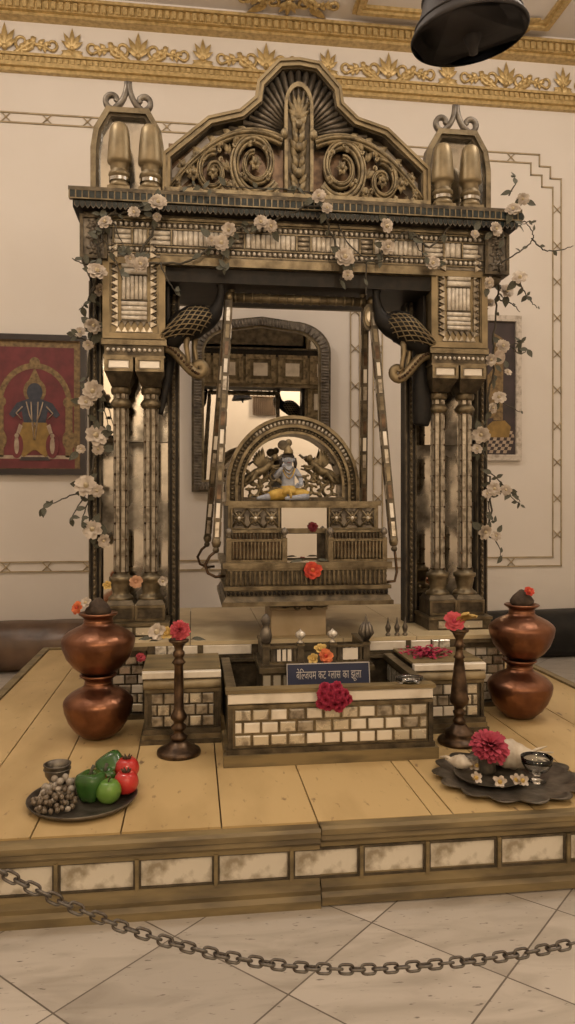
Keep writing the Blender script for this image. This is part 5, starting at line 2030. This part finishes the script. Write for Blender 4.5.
M_WHT = rose_mesh('white_flower', ROSE, ROSEC, layers=((5, .9, 1.0), (5, 1.2, 1.0)), seed=14)
M_CREAM = rose_mesh('small_blossom', ROSE, YELLOW, layers=((5, .9, 1.0),), seed=15)


def leaf_mesh():
    mb = MB()
    n = 5
    vs, fs = [], []
    for i in range(n + 1):
        t = i / n
        w = .30 * math.sin(PI * (.04 + .96 * t) ** .8) if t < 1 else 0
        z = -.18 * t * t
        for s in (-1, 0, 1):
            vs.append((s * w, t, z + (.06 if s else 0)))
    for i in range(n):
        for k in range(2):
            a = i * 3 + k
            fs.append((a, a + 1, a + 4, a + 3))
    mb.add(vs, fs, LEAF, True)
    mb.tube([(0, -.15, .02), (0, 0, 0), (0, .5, -.05)], [.02, .025, .012], VINE, 5)
    return mb.mesh('leaf')


M_LEAF = leaf_mesh()


def place(me, name, loc, scale, direction, parent=None, roll_=0.0):
    o = bpy.data.objects.new(name, me)
    COL.objects.link(o)
    q = Vector(direction).normalized().to_track_quat('Z', 'Y') @ Euler((0, 0, roll_)).to_quaternion()
    o.rotation_mode = 'QUATERNION'
    o.rotation_quaternion = q
    o.scale = (scale,) * 3
    loc = Vector(loc)
    W[o.name] = loc
    if parent is not None:
        o.parent = parent
        o.location = loc - W[parent.name]
    else:
        o.location = loc
    return o


def flower(me, name, loc, scale, direction, label, group=None):
    return tag(place(me, name, loc, scale, direction), label, 'flower', group)


# ------------------------------------------------------------------ white rose garlands
rg = random.Random(42)


def garland(label, path, roses, twigs, Yp, nleaf, lead=None):
    """path and roses in photograph positions on the plane Yp (a function of px)"""
    pts = [P(px, py, Yp(px, py)) for px, py in path]
    g = thing('rose_garland', pts[0], label, 'garland', 'white artificial rose garlands')
    mb = MB()

    def smooth(ps, k=6, wig=.012):
        out = []
        for i in range(len(ps) - 1):
            p0, p1, p2, p3 = ps[max(0, i - 1)], ps[i], ps[i + 1], ps[min(len(ps) - 1, i + 2)]
            for j in range(k):
                t = j / k
                q = .5 * ((2 * p1) + (p2 - p0) * t + (2 * p0 - 5 * p1 + 4 * p2 - p3) * t * t + (3 * p1 - p0 - 3 * p2 + p3) * t ** 3)
                out.append(q + Vector((rg.uniform(-wig, wig), rg.uniform(-wig, wig) * .5, rg.uniform(-wig, wig))))
        out.append(ps[-1])
        return out
    main = smooth(pts)
    mb.tube(main, .0065, VINE, 6)
    mb.build('stem', g)
    allpts = list(main)
    for tw in twigs:
        tp = smooth([P(px, py, Yp(px, py) - .02 * i) for i, (px, py) in enumerate(tw)], 5, .005)
        mb = MB(); mb.tube(tp, [.005 - .003 * i / len(tp) for i in range(len(tp))], VINE, 5); mb.build('twig', g)
        allpts += tp[2:] + [tp[-1]] * 2
    for px, py, sz, kd in roses:
        c = P(px, py, Yp(px, py) - .045)
        d = (rg.uniform(-.5, .5), -1, rg.uniform(-.25, .55))
        me = M_OPEN if kd == 'o' else M_ROSE[rg.randrange(3)]
        t = sz * c.y / F / .104
        o = place(me, 'rose', c, t, d, g, rg.random() * 6)
        allpts.append(c + Vector((rg.uniform(-.05, .05), .02, -.03)))
        for k in range(1 if sz < 16 else 2):
            a = rg.uniform(0, 2 * PI)
            lq = place(M_LEAF, 'leaf', c + Vector((.025 * math.cos(a), .012, .025 * math.sin(a))), rg.uniform(.05, .08), (rg.uniform(-.3, .3), -1, rg.uniform(-.3, .3)), g, a - PI / 2)
    for i in range(nleaf):
        q = allpts[rg.randrange(len(allpts))]
        place(M_LEAF, 'leaf', q + Vector((0, -.008, 0)), rg.uniform(.03, .06), (rg.uniform(-.7, .7), -1, rg.uniform(-.5, .8)), g, rg.uniform(0, 6.28))
    return g


YL = lambda px, py: 4.30 if py > 285 else 4.045
garland('white artificial rose garland hanging down the left edge of the shrine',
        [(118, 205), (103, 230), (96, 262), (94, 300), (92, 340), (88, 380), (92, 410), (97, 440), (90, 480), (90, 505), (94, 545)],
        [(97, 271, 20, 'r'), (93, 326, 17, 'r'), (88, 345, 10, 'r'), (93, 391, 20, 'r'), (86, 402, 15, 'r'), (96, 435, 21, 'o'), (98, 449, 12, 'r'), (86, 485, 20, 'o'), (97, 491, 13, 'r'), (92, 529, 18, 'o'),
         (104, 541, 13, 'r'), (105, 222, 15, 'r'), (80, 332, 12, 'r'), (100, 290, 12, 'r'), (81, 449, 9, 'r')],
        [[(100, 212), (112, 222), (120, 238), (128, 255)], [(98, 220), (104, 240), (116, 262), (122, 280)], [(104, 208), (96, 228), (100, 252)], [(86, 488), (66, 498), (50, 505), (44, 508)], [(88, 490), (76, 510), (70, 520)], [(94, 490), (84, 512), (82, 524)], [(97, 275), (88, 300), (79, 310)], [(96, 262), (84, 264), (72, 258)], [(92, 340), (78, 338), (72, 330)],
         [(92, 390), (102, 400), (108, 425)]],
        YL, 62)
garland('white artificial rose garland draped along the front of the canopy beam',
        [(104, 214), (130, 212), (158, 205), (150, 235), (142, 262), (190, 262), (225, 238), (250, 226), (270, 222), (318, 205), (330, 230), (345, 256), (375, 262), (390, 245), (408, 232), (430, 246), (452, 222)],
        [(158, 202, 17, 'r'), (134, 212, 12, 'r'), (157, 217, 9, 'r'), (141, 264, 16, 'r'), (130, 259, 11, 'r'), (229, 230, 15, 'r'), (221, 243, 17, 'r'), (212, 241, 11, 'r'), (261, 222, 15, 'r'), (271, 226, 13, 'r'), (319, 196, 15, 'r'), (327, 208, 12, 'r'),
         (345, 257, 20, 'r'), (348, 275, 11, 'r'), (387, 226, 14, 'o'), (388, 247, 15, 'r'), (433, 263, 15, 'r'), (475, 234, 9, 'r')],
        [[(160, 262), (168, 280), (176, 292)], [(338, 225), (352, 248), (378, 262), (405, 255)], [(318, 196), (300, 190), (292, 187)], [(290, 190), (250, 188), (225, 186)], [(366, 262), (366, 285), (366, 296)],
         [(228, 245), (222, 262), (226, 272)], [(180, 192), (192, 186), (210, 190)], [(408, 232), (420, 250), (426, 258)]],
        lambda px, py: 4.045 if py > 211 else 3.985, 58)
YR = lambda px, py: 4.28 if py > 285 else 4.03
garland('white artificial rose garland trailing down the right edge of the shrine',
        [(498, 215), (503, 240), (500, 265), (496, 300), (494, 340), (492, 375), (487, 410), (482, 440), (487, 470), (492, 495), (486, 535)],
        [(513, 209, 16, 'r'), (523, 199, 13, 'r'), (496, 229, 15, 'r'), (520, 277, 15, 'o'), (507, 291, 16, 'r'), (489, 283, 12, 'r'), (490, 303, 11, 'r'), (503, 346, 15, 'r'), (491, 360, 13, 'r'), (499, 397, 14, 'o'), (493, 408, 12, 'r'),
         (481, 435, 18, 'r'), (477, 449, 12, 'r'), (494, 489, 15, 'r'), (506, 490, 12, 'r'), (487, 494, 10, 'r'), (485, 532, 16, 'r'), (496, 536, 11, 'r'), (508, 372, 8, 'o')],
        [[(500, 264), (516, 254), (530, 244), (533, 234), (526, 224), (518, 226)], [(532, 238), (541, 248), (552, 251), (568, 248), (573, 246)], [(518, 222), (526, 222), (536, 222)], [(508, 196), (515, 184), (514, 178)],
         [(520, 282), (524, 292), (532, 302), (537, 308)], [(500, 300), (512, 304), (520, 312)], [(503, 346), (515, 344), (524, 342)], [(512, 347), (520, 354), (527, 350)], [(486, 470), (496, 478), (512, 497), (520, 505)],
         [(488, 500), (490, 515), (494, 522)], [(488, 535), (498, 545), (501, 556)], [(503, 490), (514, 492), (520, 502)], [(496, 398), (512, 408), (520, 412)]],
        YR, 66)

# ------------------------------------------------------------------ loose flowers
zt = ZD + .505 + .014
flower(M_PINKC, 'pink_flower', (SL[0] + .005, SL[1] - .015, zt + .038), .88, (0, -.75, .55), 'round pink flower on top of the left candlestick', 'flowers on the candlesticks')
flower(M_YEL, 'yellow_flower', (SL[0] - .052, SL[1], zt + .025), .66, (-.3, -.8, .5), 'small yellow flower beside the pink one on the left candlestick', 'flowers on the candlesticks')
flower(M_WHT, 'faded_white_flower', (SL[0] - .098, SL[1] + .01, zt + .03), .9, (-.4, -.8, .5), 'faded white flower at the left end of the left candlestick top', 'flowers on the candlesticks')
for k, (dx, dz) in enumerate(((-.07, -.012), (.06, -.016), (-.12, -.01))):
    tag(place(M_LEAF, 'loose_leaf', (SL[0] + dx, SL[1], zt + dz + .012), .06, (0, -.4, 1), None, (1.6, -1.5, 1.4)[k]),
        ('leaf under the yellow flower on the left candlestick', 'leaf under the pink flower on the left candlestick', 'leaf under the faded white flower on the left candlestick')[k], 'leaf')
zt = ZD + .525 + .014
flower(M_PINKR, 'pink_rose', (SR[0] - .028, SR[1] - .012, zt + .035), .95, (-.2, -.85, .5), 'pink rose on top of the right candlestick', 'flowers on the candlesticks')
mb = MB()
for az, tl, L, w in ((-.5, .75, .09, .10), (.15, .8, .095, .09), (-1.0, .55, .085, .09), (-.2, .35, .075, .09)):
    petal(mb, (SR[0] + .005, SR[1], zt + .012), az, tl, L, w, YELLOW)
tag(mb.build('yellow_petals'), 'yellow petals beside the pink rose on the right candlestick', 'flower', 'flowers on the candlesticks')

# crimson garland bunch over the front box
mb = MB()
rd = random.Random(5)
c0 = P(333, 697, 3.155)
flw = thing('crimson_garland', (c0.x, 3.15, c0.z - .05), 'crimson flower bunch hung over the front edge of the tiled box below the sign', 'garland')
for k in range(15):
    a, r = k * 2.4, .052 * math.sqrt((k + .3) / 15)
    place(M_MAG, 'blossom', (c0.x + 1.25 * r * math.cos(a), 3.155 - .012 * rd.random() - (.014 if k < 6 else 0), c0.z + 1.0 * r * math.sin(a)), .50, (math.cos(a) * .4, -1, math.sin(a) * .4 + .1), flw, k)
# orange and yellow flower on the balcony edge
p = P(325, 656, 3.57)
flower(M_ORA, 'orange_flower', (p.x + .005, 3.575, .648), .75, (.1, -.8, .5), 'orange flower on the miniature balcony above the sign', 'flowers on the balcony')
flower(M_YEL, 'yellow_flower', (p.x - .055, 3.585, .635), .6, (-.4, -.7, .5), 'yellow bloom left of the orange flower above the sign', 'flowers on the balcony')
flower(M_YEL, 'yellow_flower', (p.x - .015, 3.61, .675), .7, (-.1, -.6, .8), 'yellow bloom standing behind the orange flower above the sign', 'flowers on the balcony')
# swing flowers
p = P(313, 527, 3.99)
flower(M_DKR, 'dark_red_flower', (p.x, 3.985, p.z), .52, (0, -1, .2), 'small dark red flower on the swing seat edge under the mirror')
p = P(312, 570, 3.83)
flower(M_RED, 'red_flower', (p.x, 3.815, p.z), .95, (0, -1, .35), 'orange red flower lying on the front rail of the swing')
p2 = P(300, 564, 3.85)
for k, dx in enumerate((-.045, .035)):
    tag(place(M_LEAF, 'loose_leaf', (p.x + dx, 3.845, 1.096), .07, (0, -.3, 1), None, (1.5, -1.2)[k]),
        ('green leaf left of the red flower on the swing', 'green leaf right of the red flower on the swing')[k], 'leaf')
# flowers at the foot of the left pillars and pots
p = P(136, 582, 4.13)
flower(M_PEA, 'peach_flower', (p.x, 4.13, p.z), .72, (0, -1, .3), 'peach flower leaning between the left pillar bases', 'flowers at the pillar feet')
p = P(108, 585, 4.15)
flower(M_YEL, 'yellow_flower', (p.x, 4.13, p.z), .55, (-.2, -1, .3), 'pale yellow flower beside the outer left pillar base', 'flowers at the pillar feet')
p = P(163, 581, 4.15)
flower(M_WHT, 'faded_white_flower', (p.x, 4.13, p.z), .6, (.3, -1, .3), 'faded white flower beside the inner left pillar base', 'flowers at the pillar feet')
flower(M_ORA, 'orange_flower', (PL[0] - .092, PL[1] - .05, ZD + .305 + .327), .62, (-.5, -.8, .4), 'orange flower on the rim of the left pot stack', 'flowers on the pots')
flower(M_WHT, 'faded_white_flower', (PL[0] - .055, PL[1] - .035, ZD + .305 + .35), .6, (-.3, -.7, .6), 'faded white flower beside the coconut on the left pot stack', 'flowers on the pots')
flower(M_RED, 'orange_red_flower', (PR[0] + .03, PR[1] - .05, ZD + .305 + .365), .55, (.1, -.8, .6), 'orange red flower leaning on the coconut of the right pot stack', 'flowers on the pots')
p = P(141, 657, 3.93)
flower(M_PINKR, 'small_pink_flower', (p.x, 3.92, p.z), .5, (.2, -.8, .5), 'small pink and green flower on the plinth edge behind the left pots')
# pink petals on the right block
pp = thing('petal_heap', (U(.60), 3.72, .612), 'heap of crimson petals on top of the right tiled block', 'petals')
pp['kind'] = 'stuff'
mb = MB()
for k in range(150):
    petal(mb, (U(.60) + rd.gauss(0, .05), 3.72 + rd.gauss(0, .05), .612 + .03 * rd.random()), rd.random() * 6.28, 1.0 + rd.random() * .5, .026, .022, MAGENTA)
mb.build('petals', pp)['kind'] = 'stuff'

# glass dish on the front box ledge
mb = MB()
p = P(409, 694, 3.21)
mb.lathe([(.032, 0), (.05, .004), (.058, .018), (.06, .03), (.055, .03), (.05, .014), (.03, .008), (0, .008)], (0, 0, 0), GLASS, 28)
for q in mb.v:
    q.x = q.x * 1.05 + p.x; q.y = q.y * .62 + 3.205; q.z += .596
tag(mb.build('glass_dish'), 'oval clear glass dish on the right end of the tiled box', 'dish')

# ------------------------------------------------------------------ left fruit plate
LX, LY = -.412, 2.87
mb = MB()
mb.lathe([(.0, .004), (.165, .004), (.185, .012), (.2, .026), (.204, .026), (.19, .008), (.17, 0), (0, 0)][::-1], (LX, LY, ZD), TRAYM, 48)
tag(mb.build('fruit_plate'), 'round dark metal plate of fruit on the deck, front left', 'plate')
zp = ZD + .004
t = thing('metal_cup', (LX - .115, LY + .125, ZD + .024), 'dark metal cup on the rim of the fruit plate', 'cup')
mb = MB()
mb.lathe([(.022, 0), (.024, .006), (.018, .012), (.034, .022), (.046, .04), (.049, .06), (.049, .074), (.053, .08), (.053, .084), (.047, .084), (.044, .06), (.03, .03), (0, .024)], (LX - .115, LY + .125, ZD + .024), TRAYM, 28)
mb.build('bowl', t)
mb = MB()
mb.tube([(LX - .115 + .05 * math.cos(a), LY + .125 + .05 * math.sin(a), ZD + .024 + .064) for a in [2 * PI * k / 24 for k in range(24)]], .0035, TRAYM, 6, closed=True)
mb.build('band', t)


def pepper(loc, s, rz, tilt, lab):
    t = thing('green_pepper', loc, lab, 'pepper', 'green peppers on the fruit plate')
    T = Matrix.Translation(loc) @ Euler((tilt, 0, rz)).to_matrix().to_4x4()
    mb = MB()
    mb.lathe([(.0, .004), (.02, 0), (.034, .008), (.042, .03), (.048, .055), (.050, .075), (.044, .09), (.03, .097), (.012, .093), (0, .088)], (0, 0, 0), CAPS, 32, wob=lambda a, i: 1 + .08 * math.cos(4 * a), M=T @ Matrix.Scale(s, 4))
    mb.build('flesh', t)
    mb = MB(); mb.tube([T @ Vector((0, 0, .088 * s)), T @ Vector((.003, 0, .105 * s)), T @ Vector((.012, 0, .118 * s))], [.008, .006, .007], LEAF, 7); mb.build('stem', t)


pepper((LX + .03, LY + .0, zp), 1.12, .3, .0, 'tall green pepper in the middle of the fruit plate')
pepper((LX + .03, LY + .15, zp + .052), 1.15, -1.2, -1.35, 'green pepper lying at the back of the fruit plate')
pepper((LX + .072, LY + .098, zp + .0), .85, 1.1, .0, 'green pepper standing behind the green apple on the fruit plate')


def apple(loc, r, m, lab, nm, cat, crown=False):
    t = thing(nm, loc, lab, cat)
    mb = MB()
    mb.lathe([(0, .12 * r), (.3 * r, .02 * r), (.5 * r, .0), (.8 * r, .25 * r), (.98 * r, .7 * r), (1.0 * r, 1.0 * r), (.9 * r, 1.4 * r), (.66 * r, 1.68 * r), (.38 * r, 1.74 * r), (.14 * r, 1.62 * r), (0, 1.5 * r)], loc, m, 28, wob=lambda a, i: 1 + .02 * math.cos(5 * a))
    mb.build('flesh', t)
    mb = MB()
    if crown:
        for k in range(6):
            a = k * PI / 3
            mb.tube([(loc[0] + .15 * r * math.cos(a), loc[1] + .15 * r * math.sin(a), loc[2] + 1.55 * r), (loc[0] + .26 * r * math.cos(a), loc[1] + .26 * r * math.sin(a), loc[2] + 1.82 * r), (loc[0] + .42 * r * math.cos(a), loc[1] + .42 * r * math.sin(a), loc[2] + 2.0 * r)], [.13 * r, .11 * r, .03 * r], STEMM, 6)
        mb.build('calyx', t)
    else:
        mb.tube([(loc[0], loc[1], loc[2] + 1.52 * r), (loc[0] + .04 * r, loc[1], loc[2] + 1.8 * r), (loc[0] + .2 * r, loc[1], loc[2] + 2.0 * r)], [.07 * r, .06 * r, .08 * r], STEMM, 6)
        mb.build('stem', t)


apple((LX + .098, LY - .025, zp + .002), .047, APGR, 'glossy green apple at the front of the fruit plate', 'green_apple', 'apple')
apple((LX + .158, LY + .03, zp + .012), .047, APRD, 'red fruit at the right rim of the plate, nearest the green apple', 'red_fruit', 'fruit', True)
apple((LX + .152, LY + .135, zp + .026), .048, APRD, 'red fruit at the back right of the plate, behind the other red one', 'red_fruit', 'fruit', True)
# grapes
gm = {}
for nm, m in (('grape', GRAPE), ('pale', GRAPEW)):
    mb = MB(); mb.sphere((0, 0, 0), 1, m, 12, 8); gm[nm] = mb.mesh('grape')


def bunch(cx, cy, n, sx, sy, r, lab, pale, seed, hgt=.05):
    rd = random.Random(seed)
    t = thing('grape_bunch', (cx, cy, zp), lab, 'grapes', 'bunches of grapes on the fruit plate')
    mb = MB(); mb.tube([(cx - sx, cy, zp + .02), (cx, cy, zp + hgt * .6), (cx + sx, cy, zp + .02)], .003, STEMM, 5); mb.build('stalk', t)
    pts = []
    k = 0
    while len(pts) < n and k < 4000:
        k += 1
        x, y = rd.uniform(-1, 1), rd.uniform(-1, 1)
        d = x * x + y * y
        if d > 1:
            continue
        top = (1 - d) * hgt
        q = Vector((cx + x * sx, cy + y * sy, zp + r + rd.random() * top))
        if (q.x - LX) ** 2 + (q.y - LY) ** 2 > .175 ** 2 and q.z < zp + .03:
            q.z += .014
        if all((q - o).length > r * 1.5 for o in pts):
            pts.append(q)
    for q in pts:
        o = bpy.data.objects.new('grape', gm['pale' if rd.random() < pale else 'grape'])
        COL.objects.link(o); o.parent = t; o.location = q - W[t.name]
        o.scale = (r * rd.uniform(.85, 1.1), r * rd.uniform(.85, 1.1), r * rd.uniform(.9, 1.1))


bunch(LX - .10, LY - .035, 74, .08, .09, .0105, 'bunch of small brownish grapes at the front left of the fruit plate', .12, 3, .055)
bunch(LX - .09, LY + .075, 26, .075, .05, .0155, 'bunch of pale round grapes behind the brown ones on the fruit plate', .65, 4, .06)

# ------------------------------------------------------------------ right offering tray
TX, TY = 1.27, 2.88
mb = MB()
def scal(a, i):
    return 1 + (.055 * abs(math.sin(a * 7)) - .03) * (1 if i >= 3 else 0)
mb.lathe([(0, .0), (.20, .0), (.235, .003), (.262, .012), (.285, .022), (.288, .026), (.262, .019), (.235, .010), (.20, .006), (0, .006)], (TX, TY, ZD), TRAYM, 112, wob=lambda a, i: 1 + (.14 * abs(math.sin(a * 7)) - .09) * (0, 0, .3, .7, 1, 1, .7, .3, 0, 0)[i])
tag(mb.build('scalloped_tray'), 'large dark scalloped metal tray on the deck, front right', 'tray')
t = thing('offering_plate', (TX - .065, TY + .015, ZD + .006), 'small round metal plate with blossoms lying inside the scalloped tray', 'plate')
mb = MB()
mb.lathe([(0, 0), (.10, 0), (.125, .010), (.142, .02), (.145, .02), (.128, .006 + .004), (.10, .004), (0, .004)], (TX - .065, TY + .015, ZD + .006), TRAYM, 48)
mb.build('dish', t)
cx_, cy_ = TX - .06, TY + .055
t = thing('small_metal_cup', (cx_, cy_, ZD + .010), 'small metal cup holding a pink flower on the offering plate', 'cup')
mb = MB(); mb.lathe([(.024, 0), (.03, .004), (.034, .02), (.036, .05), (.042, .075), (.044, .078), (.040, .078), (.033, .05), (.03, .01), (0, .008)], (cx_, cy_, ZD + .010), TRAYM, 24); mb.build('bowl', t)
fl_ = flower(M_PINK, 'pink_flower', (cx_ + .005, cy_ - .01, ZD + .118), 1.45, (0, -.45, .9), 'large pink flower in the metal cup on the offering plate')
fl_.scale = (1.55, 1.55, 1.2)
for k, (px, py) in enumerate(((471, 766), (476, 779), (500, 783), (516, 781), (459, 757))):
    D = (CAMZ - ZD - .03) * F / (py - 503)
    s = (px - 287.5) / F * D
    X, Y_ = s * math.cos(TH) + D * math.sin(TH), -s * math.sin(TH) + D * math.cos(TH)
    if k == 4:
        continue
    for j in range(2 if k in (0, 3) else 1):
        flower(M_CREAM, 'cream_blossom', (X + .022 * j, Y_ - .01 * j, ZD + .034), .64, (rd.uniform(-.5, .5), -.8, .7), 'cream blossom lying on the offering plate around the cup', 'cream blossoms on the offering plate')
# shell left and conch right
def conch(loc, L, rz, lab, spikes):
    t = thing('conch_shell', loc, lab, 'shell')
    T = Matrix.Translation(loc) @ Matrix.Rotation(rz, 4, 'Z')
    mb = MB()
    n, seg = 26, 24
    vs, fs = [], []
    prof = lambda t_: L * (.02 + .30 * math.sin(PI * min(1, t_ * 1.02)) ** 1.1 * (1 - .45 * t_) * (1 + .05 * math.sin(t_ * 42)))
    for i in range(n + 1):
        t_ = i / n
        r = prof(t_)
        for k in range(seg):
            a = 2 * PI * k / seg
            rr = r * (1 + .10 * math.cos(a - t_ * 5)) * (1 + .12 * max(0, math.sin(3 * a + t_ * 9)) * (1 - t_))
            vs.append((L * (t_ - .5), rr * math.cos(a), max(.001, prof(.38) * .92 + rr * math.sin(a) * .92)))
    for i in range(n):
        for k in range(seg):
            k2 = (k + 1) % seg
            fs.append((i * seg + k, i * seg + k2, (i + 1) * seg + k2, (i + 1) * seg + k))
    fs.append(tuple(range(seg))); fs.append(tuple(n * seg + k for k in range(seg - 1, -1, -1)))
    mb.add(vs, fs, CONCH, True, M=T)
    mb.build('shell', t)
    mb = MB()
    for k in range(spikes):
        a = -.5 + .33 * k
        b = T @ Vector((L * .2, 0, prof(.38) * .9))
        e = T @ Vector((L * (.55 + .12 * math.cos(a * 3)), L * .35 * math.sin(a), prof(.38) * (.7 + .25 * k % 1.2)))
        mb.tube([b, (b + e) / 2 + Vector((0, 0, .008)), e], [.010, .007, .002], CONCH, 7)
    mb.build('spines', t)


conch((TX + .075, TY + .10, ZD + .006), .25, -.3, 'white conch shell with spines at the back of the scalloped tray', 4)
conch((TX - .165, TY + .105, ZD + .018), .12, 2.4, 'small white shell with spines at the left of the scalloped tray', 3)
gx, gy = TX + .105, TY - .05
t = thing('glass_bowl', (gx, gy, ZD + .008), 'footed clear glass bowl on the right of the scalloped tray', 'bowl')
mb = MB()
mb.lathe([(.036, 0), (.038, .004), (.014, .010), (.010, .022), (.02, .034), (.046, .05), (.060, .075), (.063, .10), (.060, .10), (.055, .076), (.042, .054), (.016, .040), (0, .038)], (gx, gy, ZD + .008), GLASS, 32)
mb.build('bowl', t)

# ------------------------------------------------------------------ bell
bx_, by_, bz_ = .745, 1.93, 2.665
bell = thing('temple_bell', (bx_, by_, bz_), 'large dark metal bell hanging in front of the shrine, top right', 'bell')
T = Matrix.Translation((bx_, by_, bz_)) @ Matrix.Rotation(math.radians(-6), 4, 'Y') @ Matrix.Rotation(math.radians(3), 4, 'X')
mb = MB()
pr = [(.155, 0), (.158, .006), (.152, .016), (.138, .04), (.124, .075), (.115, .11), (.110, .15), (.106, .19), (.098, .225), (.082, .25), (.05, .268), (0, .275)]
mb.lathe(pr, (0, 0, 0), BELLM, 48, M=T)
mb.lathe([(.148, .0), (.135, .036), (.118, .075), (.108, .11), (.102, .15), (.098, .19), (.08, .235), (.04, .255), (0, .26)][::-1] + [(.155, 0)], (0, 0, 0), BELLM, 48, M=T)
for r, z in ((.142, .034), (.117, .105), (.106, .195)):
    mb.tube([T @ Vector((r * math.cos(a), r * math.sin(a), z)) for a in [2 * PI * k / 48 for k in range(48)]], .004, BELLM, 6, closed=True)
mb.build('bell_body', bell)
mb = MB(); mb.tube([T @ Vector((0, 0, .255)), T @ Vector((.004, 0, .12)), T @ Vector((.008, 0, .0))], .007, IRON, 8)
mb.lathe([(0, -.05), (.011, -.045), (.012, -.03), (.022, -.012), (.026, .006), (.02, .026), (.008, .034), (0, .036)], (.008, 0, -.0), BELLM, 18, M=T)
mb.build('clapper', bell)
mb = MB(); top = T @ Vector((0, 0, .275))
mb.tube([top + Vector((.035 * math.cos(a), 0, .03 + .035 * math.sin(a))) for a in [2 * PI * k / 20 for k in range(20)]], .009, BELLM, 8, closed=True)
mb.build('crown_loop', bell)
mb = MB(); mb.tube([top + Vector((0, 0, .06)), (top.x, top.y, RZ)], .008, IRON, 8); mb.build('hanging_rod', bell)

# ------------------------------------------------------------------ barrier chain
def chz(X):
    d = X - .43
    return .432 + (.39 * d * d if d < 0 else .06 * d * d + .23 * d ** 3)


XA, XB = -.64, 1.60
ch = thing('barrier_chain', (.43, 1.5, chz(.43)), 'steel link chain sagging across the foreground in front of the platform', 'chain')
lm = MB()
lp = []
for k in range(24):
    a = 2 * PI * k / 24
    lp.append((.0125 * math.copysign(abs(math.cos(a)) ** .75, math.cos(a)) + (.0045 if math.cos(a) > 0 else -.0045), .0098 * math.copysign(abs(math.sin(a)) ** .75, math.sin(a)), 0))
lm.tube(lp, .0034, IRON, 7, closed=True)
lme = lm.mesh('link')
x = XA
k = 0
pitch = .0238
while x < XB:
    dx = .001
    sl = (chz(x + dx) - chz(x - dx)) / (2 * dx)
    o = bpy.data.objects.new('link', lme); COL.objects.link(o); o.parent = ch
    o.location = Vector((x, 1.5, chz(x))) - W[ch.name]
    o.scale = (.89, .89, .89)
    o.rotation_euler = ((1.15 if k % 2 else -.42) + .25 * math.sin(k * 1.7), -math.atan(sl), 0)
    x += pitch / math.sqrt(1 + sl * sl); k += 1
for X, lab in ((XA - .02, 'dark metal post holding the left end of the chain'), (XB + .02, 'dark metal post holding the right end of the chain')):
    t = thing('barrier_post', (X, 1.5, 0), lab, 'post', 'barrier posts')
    mb = MB(); mb.lathe([(.15, 0), (.15, .012), (.10, .03), (.03, .045), (.022, .06), (.022, .93), (.03, .94), (.03, .96), (.04, .985), (.03, 1.01), (0, 1.02)], (X, 1.5, 0), BRONZE, 24); mb.build('post', t)
    mb = MB(); e = chz(XA if X < 0 else XB)
    mb.tube([(X + .024 * math.cos(a), 1.5 + .024 * math.sin(a), e) for a in [2 * PI * j / 16 for j in range(16)]], .006, BRONZE, 6, closed=True); mb.build('ring', t)

# ------------------------------------------------------------------ light and camera
def lamp(name, loc, power, col, r=.2):
    l = bpy.data.lights.new(name, 'POINT')
    l.energy = power; l.color = col; l.shadow_soft_size = r
    o = bpy.data.objects.new(name, l); COL.objects.link(o); o.location = loc
    return o


WARM = (1.0, .885, .77)
lamp('unseen_light', (-1.7, 3.4, 5.15), 100, WARM, .25)
lamp('unseen_light', (2.9, 3.4, 5.15), 100, WARM, .25)
lamp('unseen_light', (.6, .8, 5.0), 60, WARM, .25)
AMBER_FILL = (1.0, .77, .52)  # added pair: brightens the opposite wall for the mirrors, warms the lower wall
lamp('unseen_light', (-.8, -2.5, 3.7), 140, AMBER_FILL, .25)
lamp('unseen_light', (2.4, -2.5, 3.7), 140, AMBER_FILL, .25)
w = bpy.data.worlds.new('World'); SC.world = w; w.use_nodes = True
w.node_tree.nodes['Background'].inputs[0].default_value = (1, .8, .6, 1)
w.node_tree.nodes['Background'].inputs[1].default_value = .02

cam = bpy.data.cameras.new('camera')
cam.sensor_fit = 'VERTICAL'
cam.sensor_height = 36
cam.lens = F / 1024 * 36
cam.shift_y = -(512 - 503) / 1024
cam.clip_start = .05
co = bpy.data.objects.new('camera', cam)
COL.objects.link(co)
co.location = (0, 0, CAMZ)
co.rotation_euler = (PI / 2, 0, -TH)
SC.camera = co
SC.view_settings.view_transform = 'Standard'
SC.view_settings.look = 'None'
SC.view_settings.exposure = 0.04
SC.view_settings.gamma = 1.0
SC.view_settings.use_curve_mapping = False
